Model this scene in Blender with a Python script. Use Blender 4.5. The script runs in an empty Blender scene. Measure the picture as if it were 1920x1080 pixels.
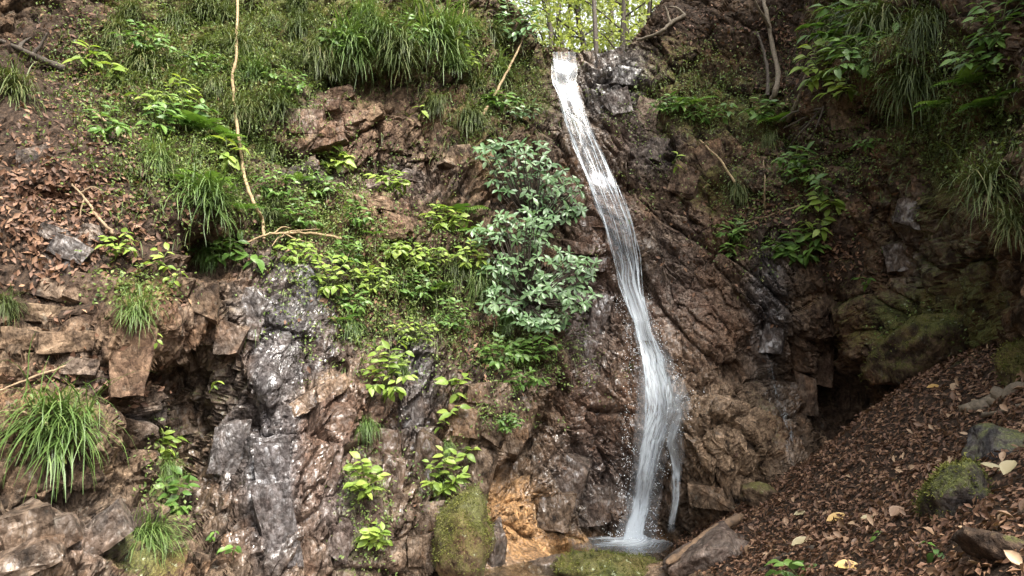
import bpy, bmesh, math, random
import numpy as np
from mathutils import Vector, Matrix, Euler

random.seed(11)
rng = np.random.default_rng(11)
S = bpy.context.scene
C = S.collection

# ------------------------------------------------------------------ camera, sky, sun, exposure
CAM = Vector((0.0, 0.0, 1.6))
FPX = 1371.0                       # focal length in pixels of the 1920 wide photograph
PITCH = math.radians(8.7)
cam_d = bpy.data.cameras.new('camera')
cam_d.sensor_width = 36.0
cam_d.lens = 36.0 * FPX / 1920.0
cam_d.clip_end = 400.0
cam_o = bpy.data.objects.new('camera', cam_d)
cam_o.location = CAM
cam_o.rotation_euler = (math.pi / 2 + PITCH, 0, 0)
C.objects.link(cam_o)
S.camera = cam_o

SUN_DIR = Vector((0.34, -0.50, 0.80)).normalized()   # towards the sun
world = bpy.data.worlds.new('World')
S.world = world
world.use_nodes = True
wn = world.node_tree
bg = wn.nodes['Background']
sky = wn.nodes.new('ShaderNodeTexSky')
sky.sky_type = 'NISHITA'
sky.sun_disc = False
sky.sun_elevation = math.asin(SUN_DIR.z)
sky.sun_rotation = math.atan2(SUN_DIR.x, SUN_DIR.y)
sky.dust_density = 6.0
sky.air_density = 1.0
sky.ozone_density = 0.6
hs = wn.nodes.new('ShaderNodeHueSaturation')          # an overcast sky: the blue washed out
hs.inputs['Saturation'].default_value = 0.15
wn.links.new(sky.outputs[0], hs.inputs['Color'])
wn.links.new(hs.outputs[0], bg.inputs[0])
bg.inputs[1].default_value = 0.11

sun_d = bpy.data.lights.new('sun', 'SUN')
sun_d.energy = 1.5
sun_d.angle = math.radians(10)
sun_d.color = (1.0, 0.93, 0.80)
sun_o = bpy.data.objects.new('sun', sun_d)
sun_o.rotation_euler = SUN_DIR.to_track_quat('Z', 'Y').to_euler()
C.objects.link(sun_o)

S.view_settings.view_transform = 'Standard'
S.view_settings.look = 'None'
S.view_settings.gamma = 1.0
S.view_settings.exposure = 2.5
S.cycles.use_denoising = True
S.cycles.max_bounces = 4
S.cycles.transparent_max_bounces = 24
S.cycles.sample_clamp_indirect = 6.0

# ------------------------------------------------------------------ helpers
CP, SP = math.cos(PITCH), math.sin(PITCH)


def ray(px, py):
    a, b = (px - 960.0) / FPX, (540.0 - py) / FPX
    return Vector((a, CP - b * SP, SP + b * CP))


def at_y(px, py, y):
    d = ray(px, py)
    return CAM + d * (y / d.y)


def project(P):
    """world points (n,3) -> photograph pixels"""
    x, y, z = P[:, 0], P[:, 1], P[:, 2] - CAM.z
    f = np.maximum(y * CP + z * SP, 0.3)
    u = -y * SP + z * CP
    return 960.0 + FPX * x / f, 540.0 - FPX * u / f


def tag(o, label=None, cat=None, group=None, kind=None):
    if label: o['label'] = label
    if cat: o['category'] = cat
    if group: o['group'] = group
    if kind: o['kind'] = kind
    return o


def link(name, data, parent=None):
    o = bpy.data.objects.new(name, data)
    C.objects.link(o)
    if parent is not None:
        o.parent = parent
    return o


def empty(name, loc):
    o = link(name, None)
    o.location = loc
    o.empty_display_size = 0.1
    return o


def mesh_np(name, V, F, mat, smooth=True):
    me = bpy.data.meshes.new(name)
    V = np.asarray(V, dtype=np.float32)
    F = np.asarray(F, dtype=np.int32)
    n, k = F.shape
    me.vertices.add(len(V)); me.vertices.foreach_set('co', V.ravel())
    me.loops.add(n * k); me.loops.foreach_set('vertex_index', F.ravel())
    me.polygons.add(n)
    me.polygons.foreach_set('loop_start', np.arange(0, n * k, k, dtype=np.int32))
    me.polygons.foreach_set('use_smooth', np.full(n, smooth, dtype=bool))
    me.update(calc_edges=True)
    me.validate()
    if mat: me.materials.append(mat)
    return me


def attr(me, name, vals):
    a = me.attributes.new(name, 'FLOAT', 'POINT')
    a.data.foreach_set('value', np.asarray(vals, dtype=np.float32).ravel())


# numpy noise -------------------------------------------------------
PERM = np.tile(rng.permutation(256), 3).astype(np.int32)
GRAD = rng.normal(size=(256, 3)); GRAD /= np.linalg.norm(GRAD, axis=1)[:, None]
HASH = rng.random((256, 8))


def perlin(p):
    pi = np.floor(p).astype(np.int32); pf = p - pi
    u = pf * pf * pf * (pf * (pf * 6 - 15) + 10)
    pi &= 255
    out = np.zeros(len(p))
    for i in (0, 1):
        for j in (0, 1):
            for k in (0, 1):
                h = PERM[PERM[PERM[(pi[:, 0] + i) & 255] + ((pi[:, 1] + j) & 255)] + ((pi[:, 2] + k) & 255)]
                g = GRAD[h]
                d = (pf[:, 0] - i) * g[:, 0] + (pf[:, 1] - j) * g[:, 1] + (pf[:, 2] - k) * g[:, 2]
                w = (u[:, 0] if i else 1 - u[:, 0]) * (u[:, 1] if j else 1 - u[:, 1]) * (u[:, 2] if k else 1 - u[:, 2])
                out += w * d
    return out * 1.5


def fbm(p, oct=4, gain=0.5, lac=2.03, ridge=False):
    out = np.zeros(len(p)); a = 1.0
    for o in range(oct):
        n = perlin(p + o * 17.3)
        out += a * ((0.5 - np.abs(n)) * 2 - 0.5 if ridge else n)
        p = p * lac; a *= gain
    return out


def worley(p):
    pi = np.floor(p).astype(np.int32); pf = p - pi
    f1 = np.full(len(p), 9.0); f2 = np.full(len(p), 9.0)
    idb = np.zeros(len(p), np.int32); dv = np.zeros_like(p)
    for i in (-1, 0, 1):
        for j in (-1, 0, 1):
            for k in (-1, 0, 1):
                h = PERM[PERM[PERM[(pi[:, 0] + i) & 255] + ((pi[:, 1] + j) & 255)] + ((pi[:, 2] + k) & 255)]
                v = pf - (HASH[h, :3] * 0.9 + np.array([i, j, k]))
                d = np.sqrt((v * v).sum(1))
                m = d < f1
                f2 = np.where(m, f1, np.minimum(f2, d))
                f1 = np.where(m, d, f1)
                idb = np.where(m, h, idb)
                dv[m] = v[m]
    return f1, f2, idb, dv


def facets(p, tilt=0.6, jump=0.5, crack=0.25, cw=0.06):
    f1, f2, idb, dv = worley(p)
    g = GRAD[(idb * 7 + 3) & 255]
    return (HASH[idb, 5] - 0.5) * jump + (dv * g).sum(1) * tilt - crack * np.exp(-(f2 - f1) / cw)


def blobs(px, py, L):
    out = np.zeros(len(px))
    for b in L:
        x, y, rx, ry = b[:4]; w = b[4] if len(b) > 4 else 1.0; a = math.radians(b[5]) if len(b) > 5 else 0.0
        dx, dy = px - x, py - y
        c, s = math.cos(a), math.sin(a)
        u, v = (dx * c + dy * s) / rx, (-dx * s + dy * c) / ry
        out += w * np.exp(-(u * u + v * v) ** 1.4)
    return np.clip(out, 0, 1)


def tps_fit(X, v, lam=1e-3):
    n = len(X)
    d = np.sqrt(((X[:, None] - X[None]) ** 2).sum(2))
    K = np.where(d > 0, d * d * np.log(d + 1e-9), 0) + lam * np.eye(n)
    P = np.hstack([np.ones((n, 1)), X])
    A = np.block([[K, P], [P.T, np.zeros((3, 3))]])
    w = np.linalg.solve(A, np.concatenate([v, np.zeros(3)]))

    def ev(Q):
        out = np.empty(len(Q))
        for s in range(0, len(Q), 40000):
            q = Q[s:s + 40000]
            d = np.sqrt(((q[:, None] - X[None]) ** 2).sum(2))
            out[s:s + 40000] = (d * d * np.log(d + 1e-9)) @ w[:n] + w[n] + q @ w[n + 1:]
        return out
    return ev


# ------------------------------------------------------------------ materials
class NT:
    def __init__(s, name):
        s.m = bpy.data.materials.new(name); s.m.use_nodes = True
        s.t = s.m.node_tree
        for n in list(s.t.nodes): s.t.nodes.remove(n)
        s.out = s.n('ShaderNodeOutputMaterial')

    def n(s, typ, **kw):
        nd = s.t.nodes.new(typ)
        for k, v in kw.items():
            if k in nd.inputs.keys():
                s.set(nd.inputs[k], v)
            else:
                setattr(nd, k, v)
        return nd

    def set(s, sock, v):
        if isinstance(v, bpy.types.NodeSocket): s.t.links.new(v, sock)
        elif isinstance(v, bpy.types.Node): s.t.links.new(v.outputs[0], sock)
        else:
            if isinstance(v, (tuple, list)) and len(v) == 3 and sock.type == 'RGBA': v = (*v, 1)
            sock.default_value = v

    def math(s, op, a, b=0.0, clamp=False):
        nd = s.n('ShaderNodeMath', operation=op, use_clamp=clamp)
        s.set(nd.inputs[0], a); s.set(nd.inputs[1], b)
        return nd.outputs[0]

    def mix(s, f, a, b, blend='MIX'):
        nd = s.n('ShaderNodeMix', data_type='RGBA', blend_type=blend)
        s.set(nd.inputs[0], f); s.set(nd.inputs[6], a); s.set(nd.inputs[7], b)
        return nd.outputs[2]

    def lerp(s, f, a, b):
        nd = s.n('ShaderNodeMix', data_type='FLOAT')
        s.set(nd.inputs[0], f); s.set(nd.inputs[2], a); s.set(nd.inputs[3], b)
        return nd.outputs[0]

    def noise(s, vec, scale, detail=4, rough=0.55, dist=0.0):
        nd = s.n('ShaderNodeTexNoise', Scale=scale, Detail=detail, Roughness=rough, Distortion=dist)
        s.set(nd.inputs['Vector'], vec)
        return nd

    def ramp(s, f, stops):
        nd = s.n('ShaderNodeValToRGB')
        e = nd.color_ramp.elements
        while len(e) < len(stops): e.new(0.5)
        for el, (p, c) in zip(e, stops):
            el.position = p
            el.color = (*c, 1) if isinstance(c, (tuple, list)) else (c, c, c, 1)
        s.set(nd.inputs[0], f)
        return nd.outputs[0]

    def step(s, f, a, b):
        nd = s.n('ShaderNodeMapRange', interpolation_type='SMOOTHSTEP')
        s.set(nd.inputs[0], f); s.set(nd.inputs[1], a); s.set(nd.inputs[2], b)
        return nd.outputs[0]

    def attr(s, name):
        return s.n('ShaderNodeAttribute', attribute_name=name).outputs['Fac']


def rock_material():
    t = NT('rock')
    pos = t.n('ShaderNodeNewGeometry').outputs['Position']
    nz = t.n('ShaderNodeSeparateXYZ', Vector=t.n('ShaderNodeNewGeometry').outputs['Normal']).outputs['Z']
    n1 = t.noise(pos, 1.6, 3, 0.6, 0.4).outputs['Fac']
    n2 = t.noise(pos, 7.0, 4, 0.65, 0.6).outputs['Fac']
    n3 = t.noise(pos, 30.0, 3, 0.7).outputs['Fac']
    wet, gray, tan, moss, soil, red = (t.attr(k) for k in ('wet', 'gray', 'tan', 'moss', 'soil', 'red'))
    col = t.ramp(n2, [(0.30, (0.010, 0.0070, 0.0052)), (0.45, (0.040, 0.0265, 0.0175)), (0.60, (0.114, 0.078, 0.051)), (0.76, (0.29, 0.21, 0.143))])
    rust = t.ramp(n3, [(0.3, (0.050, 0.028, 0.016)), (0.6, (0.155, 0.088, 0.048)), (0.8, (0.30, 0.185, 0.10))])
    col = t.mix(t.math('MULTIPLY', t.step(n1, 0.50, 0.68), 0.65), col, rust)
    lich = t.step(t.noise(pos, 11.0, 3, 0.7, 0.0).outputs['Fac'], 0.60, 0.70)
    col = t.mix(t.math('MULTIPLY', lich, 0.22), col, (0.28, 0.27, 0.23))
    # regional stone colours
    col = t.mix(t.math('MULTIPLY', red, 0.7), col, t.ramp(n3, [(0.3, (0.042, 0.0235, 0.0165)), (0.7, (0.22, 0.130, 0.090))]))
    col = t.mix(t.math('MULTIPLY', gray, 0.75), col, t.ramp(t.math('ADD', t.math('MULTIPLY', n2, 0.5), t.math('MULTIPLY', n3, 0.5)), [(0.38, (0.014, 0.014, 0.016)), (0.5, (0.060, 0.059, 0.063)), (0.66, (0.19, 0.19, 0.20))]))
    tanf = t.math('MULTIPLY', tan, t.step(n2, 0.30, 0.52))
    col = t.mix(tanf, col, t.ramp(n3, [(0.3, (0.075, 0.048, 0.030)), (0.55, (0.21, 0.142, 0.090)), (0.8, (0.40, 0.29, 0.19))]))
    sand = t.attr('sand')
    col = t.mix(t.math('MULTIPLY', sand, t.step(n3, 0.25, 0.5)), col, t.ramp(n3, [(0.3, (0.11, 0.060, 0.026)), (0.55, (0.29, 0.165, 0.075)), (0.8, (0.44, 0.29, 0.15))]))
    sf = t.step(t.math('ADD', soil, t.math('MULTIPLY', t.math('SUBTRACT', n2, 0.5), 1.2)), 0.35, 0.6)
    col = t.mix(sf, col, t.ramp(n3, [(0.3, (0.012, 0.008, 0.006)), (0.55, (0.040, 0.026, 0.018)), (0.8, (0.10, 0.066, 0.044))]))
    mnoise = t.math('ADD', t.math('MULTIPLY', t.math('SUBTRACT', n2, 0.5), 1.3), t.math('MULTIPLY', t.math('SUBTRACT', n3, 0.5), 1.0))
    up = t.math('MULTIPLY', t.math('SUBTRACT', nz, 0.1), 0.35)
    mf = t.step(t.math('ADD', t.math('ADD', moss, mnoise), up), 0.55, 1.0)
    n4 = t.noise(pos, 90.0, 2, 0.7).outputs['Fac']
    mcol = t.ramp(n4, [(0.3, (0.016, 0.021, 0.006)), (0.52, (0.062, 0.072, 0.018)), (0.75, (0.145, 0.155, 0.042))])
    mcol = t.mix(t.step(n1, 0.42, 0.62), mcol, t.ramp(n4, [(0.3, (0.030, 0.024, 0.008)), (0.6, (0.105, 0.092, 0.026)), (0.8, (0.20, 0.18, 0.06))]))
    mcol = t.mix(t.math('MULTIPLY', t.step(n2, 0.52, 0.36), 0.65), mcol, (0.012, 0.014, 0.005))
    mcol = t.mix(t.math('MULTIPLY', t.step(t.noise(pos, 17.0, 2, 0.6, 0.0).outputs['Fac'], 0.66, 0.71), 0.8), mcol, (0.26, 0.29, 0.19))
    col = t.mix(t.math('MULTIPLY', mf, 0.85), col, mcol)
    wm = t.math('MULTIPLY', wet, t.step(n2, 0.40, 0.60))
    col = t.mix(t.math('MULTIPLY', wm, 0.6), col, t.mix(1.0, col, (0.45, 0.43, 0.45), 'MULTIPLY'))
    rough = t.lerp(wm, 0.85, 0.22)
    rough = t.lerp(mf, rough, 0.9)
    rough = t.math('ADD', rough, t.math('MULTIPLY', t.math('SUBTRACT', n3, 0.5), 0.25), True)
    # broken chips: stepped cells, drawn out along the bedding
    wv = t.n('ShaderNodeVectorMath', operation='ADD')
    t.set(wv.inputs[0], pos); t.set(wv.inputs[1], t.n('ShaderNodeVectorMath', operation='SCALE', Vector=t.noise(pos, 5, 2, 0.6).outputs['Color'], Scale=0.09))
    mp = t.n('ShaderNodeMapping'); t.set(mp.inputs[0], wv); mp.inputs['Rotation'].default_value = (0.2, 0.5, 0.1); mp.inputs['Scale'].default_value = (1.0, 0.8, 0.45)
    v1 = t.n('ShaderNodeTexVoronoi', Scale=13.0); t.set(v1.inputs['Vector'], mp)
    v2 = t.n('ShaderNodeTexVoronoi', Scale=38.0); t.set(v2.inputs['Vector'], mp)
    c1 = t.n('ShaderNodeSeparateColor'); t.set(c1.inputs[0], v1.outputs['Color'])
    c2 = t.n('ShaderNodeSeparateColor'); t.set(c2.inputs[0], v2.outputs['Color'])
    h1 = t.math('ADD', c1.outputs[0], t.math('MULTIPLY', v1.outputs['Distance'], -0.9))
    h2 = t.math('ADD', c2.outputs[0], t.math('MULTIPLY', v2.outputs['Distance'], -0.9))
    soft = t.math('SUBTRACT', 1.0, t.math('MAXIMUM', sf, mf), True)
    tone = t.lerp(t.math('MULTIPLY', soft, 0.85), 1.0, t.math('ADD', 0.45, t.math('ADD', t.math('MULTIPLY', c1.outputs[1], 0.6), t.math('MULTIPLY', c2.outputs[1], 0.55))))
    tc = t.n('ShaderNodeCombineColor')
    for i_ in range(3): t.set(tc.inputs[i_], tone)
    col = t.mix(1.0, col, tc.outputs[0], 'MULTIPLY')
    b0 = t.n('ShaderNodeBump', Distance=0.045, Height=h1); t.set(b0.inputs['Strength'], t.math('MULTIPLY', soft, 0.75))
    b1 = t.n('ShaderNodeBump', Distance=0.018, Height=h2, Normal=b0); t.set(b1.inputs['Strength'], t.math('MULTIPLY', soft, t.lerp(wm, 0.75, 0.35)))
    dry = t.lerp(wm, 1.0, 0.30)
    b2 = t.n('ShaderNodeBump', Distance=0.022, Height=n3, Normal=b1); t.set(b2.inputs['Strength'], t.math('MULTIPLY', dry, 0.5))
    b3 = t.n('ShaderNodeBump', Distance=0.010, Height=n4, Normal=b2); t.set(b3.inputs['Strength'], t.math('MULTIPLY', dry, 0.6))
    p = t.n('ShaderNodeBsdfPrincipled')
    t.set(p.inputs['Base Color'], col); t.set(p.inputs['Roughness'], rough); t.set(p.inputs['Normal'], b3)
    t.set(p.inputs['Specular IOR Level'], t.lerp(wm, 0.16, 0.8))
    t.set(p.inputs['Coat Weight'], t.math('MULTIPLY', wm, 0.45)); p.inputs['Coat Roughness'].default_value = 0.16; t.set(p.inputs['Coat Normal'], b2)
    t.set(t.out.inputs[0], p)
    return t.m


def leaf_material(name, cols, trans=0.35, rough=0.45, spec=0.4, rnd='object'):
    """cols: dark, mid, light; varied per object, or per blade through the attribute 'tone'"""
    t = NT(name)
    r = t.n('ShaderNodeObjectInfo').outputs['Random']
    if rnd != 'object':
        r2 = t.attr('tone')
        r = r2 if rnd == 'tone' else t.math('ADD', t.math('MULTIPLY', r, 0.35), t.math('MULTIPLY', r2, 0.65))
    pos = t.n('ShaderNodeTexCoord').outputs['Object']
    n = t.noise(pos, 14.0, 3).outputs['Fac']
    f = t.math('ADD', t.math('MULTIPLY', r, 0.8), t.math('MULTIPLY', n, 0.2))
    st = [(i / max(1, len(cols) - 1), c) for i, c in enumerate(cols)]
    col = t.ramp(f, st)
    p = t.n('ShaderNodeBsdfPrincipled', Roughness=rough)
    t.set(p.inputs['Base Color'], col)
    t.set(p.inputs['Specular IOR Level'], spec)
    if trans > 0:
        tr = t.n('ShaderNodeBsdfTranslucent')
        t.set(tr.inputs[0], t.mix(0.6, col, (1.0, 1.0, 0.25), 'MULTIPLY'))
        mx = t.n('ShaderNodeMixShader')
        t.set(mx.inputs[0], trans); t.set(mx.inputs[1], p); t.set(mx.inputs[2], tr)
        t.set(t.out.inputs[0], mx)
    else:
        t.set(t.out.inputs[0], p)
    return t.m


def wood_material(name, a, b, scale=30.0, rough=0.8):
    t = NT(name)
    pos = t.n('ShaderNodeTexCoord').outputs['Object']
    n = t.noise(pos, scale, 5, 0.65, 0.5).outputs['Fac']
    p = t.n('ShaderNodeBsdfPrincipled', Roughness=rough)
    t.set(p.inputs['Base Color'], t.ramp(n, [(0.3, a), (0.7, b)]))
    t.set(p.inputs['Normal'], t.n('ShaderNodeBump', Strength=0.7, Distance=0.01, Height=n))
    t.set(t.out.inputs[0], p)
    return t.m


def water_white(name, sx, sy, lo, hi, base=0.0):
    """falling water: white where it is broken into air, clear in between; streaks run along v"""
    t = NT(name)
    uv = t.n('ShaderNodeUVMap', uv_map='flow').outputs[0]
    mp = t.n('ShaderNodeMapping'); t.set(mp.inputs[0], uv); mp.inputs['Scale'].default_value = (sx, sy, 1)
    n = t.noise(mp, 1.0, 6, 0.62, 0.35).outputs['Fac']
    mp2 = t.n('ShaderNodeMapping'); t.set(mp2.inputs[0], uv); mp2.inputs['Scale'].default_value = (sx * 2.7, sy * 2.2, 1)
    n2 = t.noise(mp2, 1.0, 4, 0.6, 0.2).outputs['Fac']
    f = t.math('ADD', t.math('MULTIPLY', n, 0.65), t.math('MULTIPLY', n2, 0.35))
    f = t.math('ADD', f, t.math('MULTIPLY', t.math('SUBTRACT', t.attr('whiteness'), 0.5), 0.5))
    f = t.math('SUBTRACT', f, t.math('MULTIPLY', t.math('SUBTRACT', 1.0, t.attr('edge')), 0.34))
    a = t.step(f, lo, hi)
    a = t.math('ADD', t.math('MULTIPLY', a, 1.0 - base), base)
    a = t.math('MULTIPLY', a, t.math('MULTIPLY', t.attr('edge'), 4.0, True), True)
    d = t.n('ShaderNodeBsdfPrincipled', Roughness=0.4)
    t.set(d.inputs['Base Color'], (0.56, 0.61, 0.66))
    t.set(d.inputs['Specular IOR Level'], 0.25)
    t.set(d.inputs['Normal'], t.n('ShaderNodeBump', Strength=0.5, Distance=0.02, Height=f))
    tl = t.n('ShaderNodeBsdfTranslucent'); t.set(tl.inputs[0], (0.62, 0.67, 0.72))
    ms = t.n('ShaderNodeMixShader'); t.set(ms.inputs[0], 0.25); t.set(ms.inputs[1], d); t.set(ms.inputs[2], tl)
    tr = t.n('ShaderNodeBsdfTransparent')
    gl = t.n('ShaderNodeBsdfGlossy', Roughness=0.12)
    fr = t.n('ShaderNodeFresnel', IOR=1.33)
    clear = t.n('ShaderNodeMixShader')
    t.set(clear.inputs[0], t.math('MULTIPLY', t.math('MULTIPLY', fr, t.attr('edge')), 0.35)); t.set(clear.inputs[1], tr); t.set(clear.inputs[2], gl)
    mx = t.n('ShaderNodeMixShader'); t.set(mx.inputs[0], a); t.set(mx.inputs[1], clear); t.set(mx.inputs[2], ms)
    t.set(t.out.inputs[0], mx)
    return t.m


def pool_material():
    t = NT('pool_water')
    pos = t.n('ShaderNodeNewGeometry').outputs['Position']
    n = t.noise(pos, 9.0, 4, 0.6, 0.5).outputs['Fac']
    b = t.n('ShaderNodeBump', Strength=0.5, Distance=0.03, Height=n)
    gl = t.n('ShaderNodeBsdfGlossy', Roughness=0.06); t.set(gl.inputs['Normal'], b)
    tr = t.n('ShaderNodeBsdfTransparent'); t.set(tr.inputs[0], (0.80, 0.80, 0.74))
    fr = t.n('ShaderNodeFresnel', IOR=1.33); t.set(fr.inputs['Normal'], b)
    mx = t.n('ShaderNodeMixShader'); t.set(mx.inputs[0], fr); t.set(mx.inputs[1], tr); t.set(mx.inputs[2], gl)
    t.set(t.out.inputs[0], mx)
    return t.m


M = {}
M['rock'] = rock_material()
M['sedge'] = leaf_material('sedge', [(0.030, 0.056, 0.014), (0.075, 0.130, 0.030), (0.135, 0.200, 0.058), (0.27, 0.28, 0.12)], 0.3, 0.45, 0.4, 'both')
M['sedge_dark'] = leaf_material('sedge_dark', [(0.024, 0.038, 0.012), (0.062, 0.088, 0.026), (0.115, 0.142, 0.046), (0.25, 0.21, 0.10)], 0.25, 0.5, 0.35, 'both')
M['bright'] = leaf_material('bright_leaf', [(0.115, 0.185, 0.032), (0.20, 0.29, 0.050), (0.31, 0.38, 0.085)], 0.4, 0.45)
M['mid'] = leaf_material('mid_leaf', [(0.055, 0.115, 0.025), (0.095, 0.18, 0.035), (0.16, 0.26, 0.06)], 0.35, 0.42)
M['shrub'] = leaf_material('shrub_leaf', [(0.060, 0.130, 0.045), (0.115, 0.205, 0.083), (0.18, 0.28, 0.13), (0.28, 0.37, 0.20)], 0.28, 0.33, 0.6)
M['fern'] = leaf_material('fern_leaf', [(0.06, 0.13, 0.025), (0.12, 0.22, 0.04), (0.19, 0.29, 0.07)], 0.35, 0.5)
M['cover'] = leaf_material('cover_leaf', [(0.040, 0.07, 0.018), (0.095, 0.145, 0.035), (0.17, 0.22, 0.06), (0.30, 0.30, 0.12)], 0.35, 0.5, 0.35, 'tone')
M['litter'] = leaf_material('dead_leaf', [(0.036, 0.019, 0.012), (0.095, 0.049, 0.030), (0.165, 0.090, 0.055), (0.25, 0.15, 0.090), (0.46, 0.32, 0.20)], 0.1, 0.6, 0.3, 'tone')
M['fallen'] = leaf_material('fallen_leaf', [(0.065, 0.038, 0.025), (0.14, 0.083, 0.053), (0.23, 0.145, 0.09), (0.42, 0.30, 0.19)], 0.1, 0.55, 0.35)
M['yellow'] = leaf_material('yellow_leaf', [(0.36, 0.21, 0.06), (0.50, 0.33, 0.12)], 0.15, 0.5)
M['pale'] = leaf_material('pale_leaf', [(0.28, 0.23, 0.13), (0.36, 0.31, 0.18)], 0.15, 0.55)
M['forest'] = leaf_material('forest_leaf', [(0.16, 0.21, 0.06), (0.27, 0.32, 0.10), (0.40, 0.43, 0.18)], 0.5, 0.5, 0.3, 'tone')
M['bark'] = wood_material('bark', (0.020, 0.015, 0.011), (0.085, 0.065, 0.048))
M['bark_pale'] = wood_material('bark_pale', (0.06, 0.047, 0.034), (0.19, 0.15, 0.105))
M['vine'] = wood_material('vine', (0.13, 0.085, 0.042), (0.33, 0.24, 0.13), 22)
M['twig'] = wood_material('twig', (0.10, 0.065, 0.035), (0.28, 0.20, 0.12), 20)
M['stem'] = wood_material('green_stem', (0.05, 0.07, 0.02), (0.13, 0.15, 0.05), 20)
M['log'] = wood_material('log_wood', (0.05, 0.030, 0.018), (0.20, 0.125, 0.072), 14)
M['fall'] = water_white('falling_water', 22.0, 0.8, 0.43, 0.74, 0.11)
M['strand'] = water_white('water_strand', 6.0, 2.0, 0.34, 0.60, 0.10)
M['froth'] = water_white('froth', 30.0, 4.0, 0.43, 0.72, 0.10)
M['trickle'] = water_white('trickle_water', 14.0, 2.5, 0.50, 0.74, 0.0)
M['pool'] = pool_material()

# ------------------------------------------------------------------ terrain: the amphitheatre of rock
AX, AY = 0.5, 1.5                 # upright axis of the hollow; the rock is r(angle, height) about it
cps = [  # pixel x, pixel y, distance in front of the camera
    (1190, 1015, 8.75), (1080, 95, 10.5), (1180, 95, 10.5), (1070, 180, 10.0), (1110, 320, 9.6), (1160, 460, 9.3), (1190, 600, 9.05), (1215, 760, 8.8),
    (0, 1080, 4.5), (110, 860, 5.0), (0, 700, 5.2), (0, 400, 5.7), (0, 200, 6.5), (0, 0, 7.4), (150, 300, 6.3), (300, 420, 6.4), (300, 100, 8.0), (180, 40, 7.9),
    (240, 660, 5.75), (200, 1060, 4.9), (340, 760, 6.5), (330, 1000, 5.9), (520, 600, 6.9), (520, 820, 6.55), (510, 1070, 6.1), (500, 460, 7.3),
    (430, 300, 7.5), (480, 120, 8.3), (450, 0, 8.9), (620, 250, 8.5), (640, 100, 8.8), (700, 460, 8.0), (700, 620, 7.6), (700, 820, 7.1), (700, 1070, 6.6),
    (800, 250, 9.0), (800, 40, 9.3), (820, 520, 8.0), (840, 760, 7.4), (860, 1000, 7.2), (950, 200, 9.7), (1000, 90, 10.3), (950, 20, 10.0),
    (980, 460, 8.6), (990, 620, 8.3), (960, 760, 8.0), (930, 880, 7.8), (1040, 850, 8.5), (1100, 760, 8.7), (1100, 940, 8.75),
    (1300, 900, 8.3), (1330, 760, 8.25), (1320, 620, 8.7), (1300, 450, 9.1), (1290, 300, 9.4), (1250, 160, 10.0), (1300, 40, 10.1), (1420, 120, 9.5), (1440, 300, 9.0),
    (1440, 420, 8.6), (1440, 560, 8.6), (1450, 850, 8.1), (1500, 660, 8.9), (1570, 750, 9.2), (1550, 480, 8.3), (1600, 330, 7.9), (1560, 160, 8.1), (1640, 120, 7.4), (1500, 20, 9.0),
    (1700, 480, 7.6), (1680, 660, 7.9), (1800, 320, 6.4), (1800, 600, 6.8), (1900, 120, 5.4), (1900, 420, 5.5), (1900, 640, 6.0), (1760, 40, 6.6)]
X, Rv = [], []
for px, py, y in cps:
    p = at_y(px, py, y)
    X.append((math.atan2(p.x - AX, p.y - AY) * 6.0, p.z)); Rv.append(math.hypot(p.x - AX, p.y - AY))
for deg, z, r in [(-80, 0, 4.0), (-80, 4, 5.4), (-80, 9, 7.4), (-115, 0, 4.4), (-115, 5, 6.2), (-115, 9, 8.0), (80, 1, 4.6), (80, 4, 4.0), (80, 9, 4.6), (112, 1, 4.6), (112, 5, 4.6), (112, 9, 5.2),
                  (-50, 9.5, 9.4), (-20, 9.5, 9.9), (0, 9.5, 10.4), (25, 9.5, 9.8), (48, 9.5, 6.8), (0, -0.6, 6.9), (25, -0.6, 7.0), (-30, -0.6, 4.9), (-55, -0.6, 3.8), (45, -0.3, 8.0)]:
    X.append((math.radians(deg) * 6.0, z)); Rv.append(r)
ev_cliff = tps_fit(np.array(X), np.array(Rv), 2e-3)

DENTS = [  # pixel x, y, radii, metres inwards (negative: a bulge)
    (690, 155, 80, 28, 0.30), (730, 325, 110, 40, 0.32), (300, 700, 90, 40, 0.40), (385, 478, 62, 40, 0.42), (1650, 205, 70, 35, 0.55), (1572, 720, 40, 140, 0.65),
    (1480, 250, 30, 60, 0.25), (345, 860, 48, 170, 0.50), (1105, 620, 38, 100, 0.36), (985, 850, 26, 120, 0.30, 30), (1540, 640, 40, 120, 0.25), (235, 930, 34, 130, 0.45),
    (1290, 905, 110, 18, 0.22, -6), (1340, 720, 120, 14, 0.14, -32), (600, 230, 50, 25, 0.16), (780, 570, 50, 25, 0.1), (1020, 430, 50, 30, 0.2), (450, 870, 18, 190, 0.18, 8),
    (620, 690, 34, 26, 0.18, -30), (720, 800, 16, 120, 0.12), (1240, 480, 30, 110, 0.12, -12), (120, 950, 110, 20, 0.22, -12), (30, 660, 100, 14, 0.12, -10), (140, 560, 110, 14, 0.14, 5), (60, 600, 90, 12, 0.12),
    (485, 735, 42, 50, -0.30), (1665, 690, 60, 45, -0.55), (240, 655, 70, 60, -0.32), (240, 590, 90, 26, -0.22), (250, 540, 60, 20, -0.15), (1320, 820, 90, 60, -0.22), (1180, 150, 50, 40, -0.12), (690, 205, 50, 40, -0.18), (540, 600, 80, 90, -0.14),
    (700, 100, 160, 40, -0.25), (1640, 130, 110, 50, -0.35), (900, 800, 60, 60, -0.12), (1385, 345, 60, 20, -0.15), (380, 400, 80, 30, -0.2), (110, 800, 90, 35, -0.25), (840, 920, 40, 100, -0.12), (680, 960, 40, 90, -0.12)]

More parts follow.
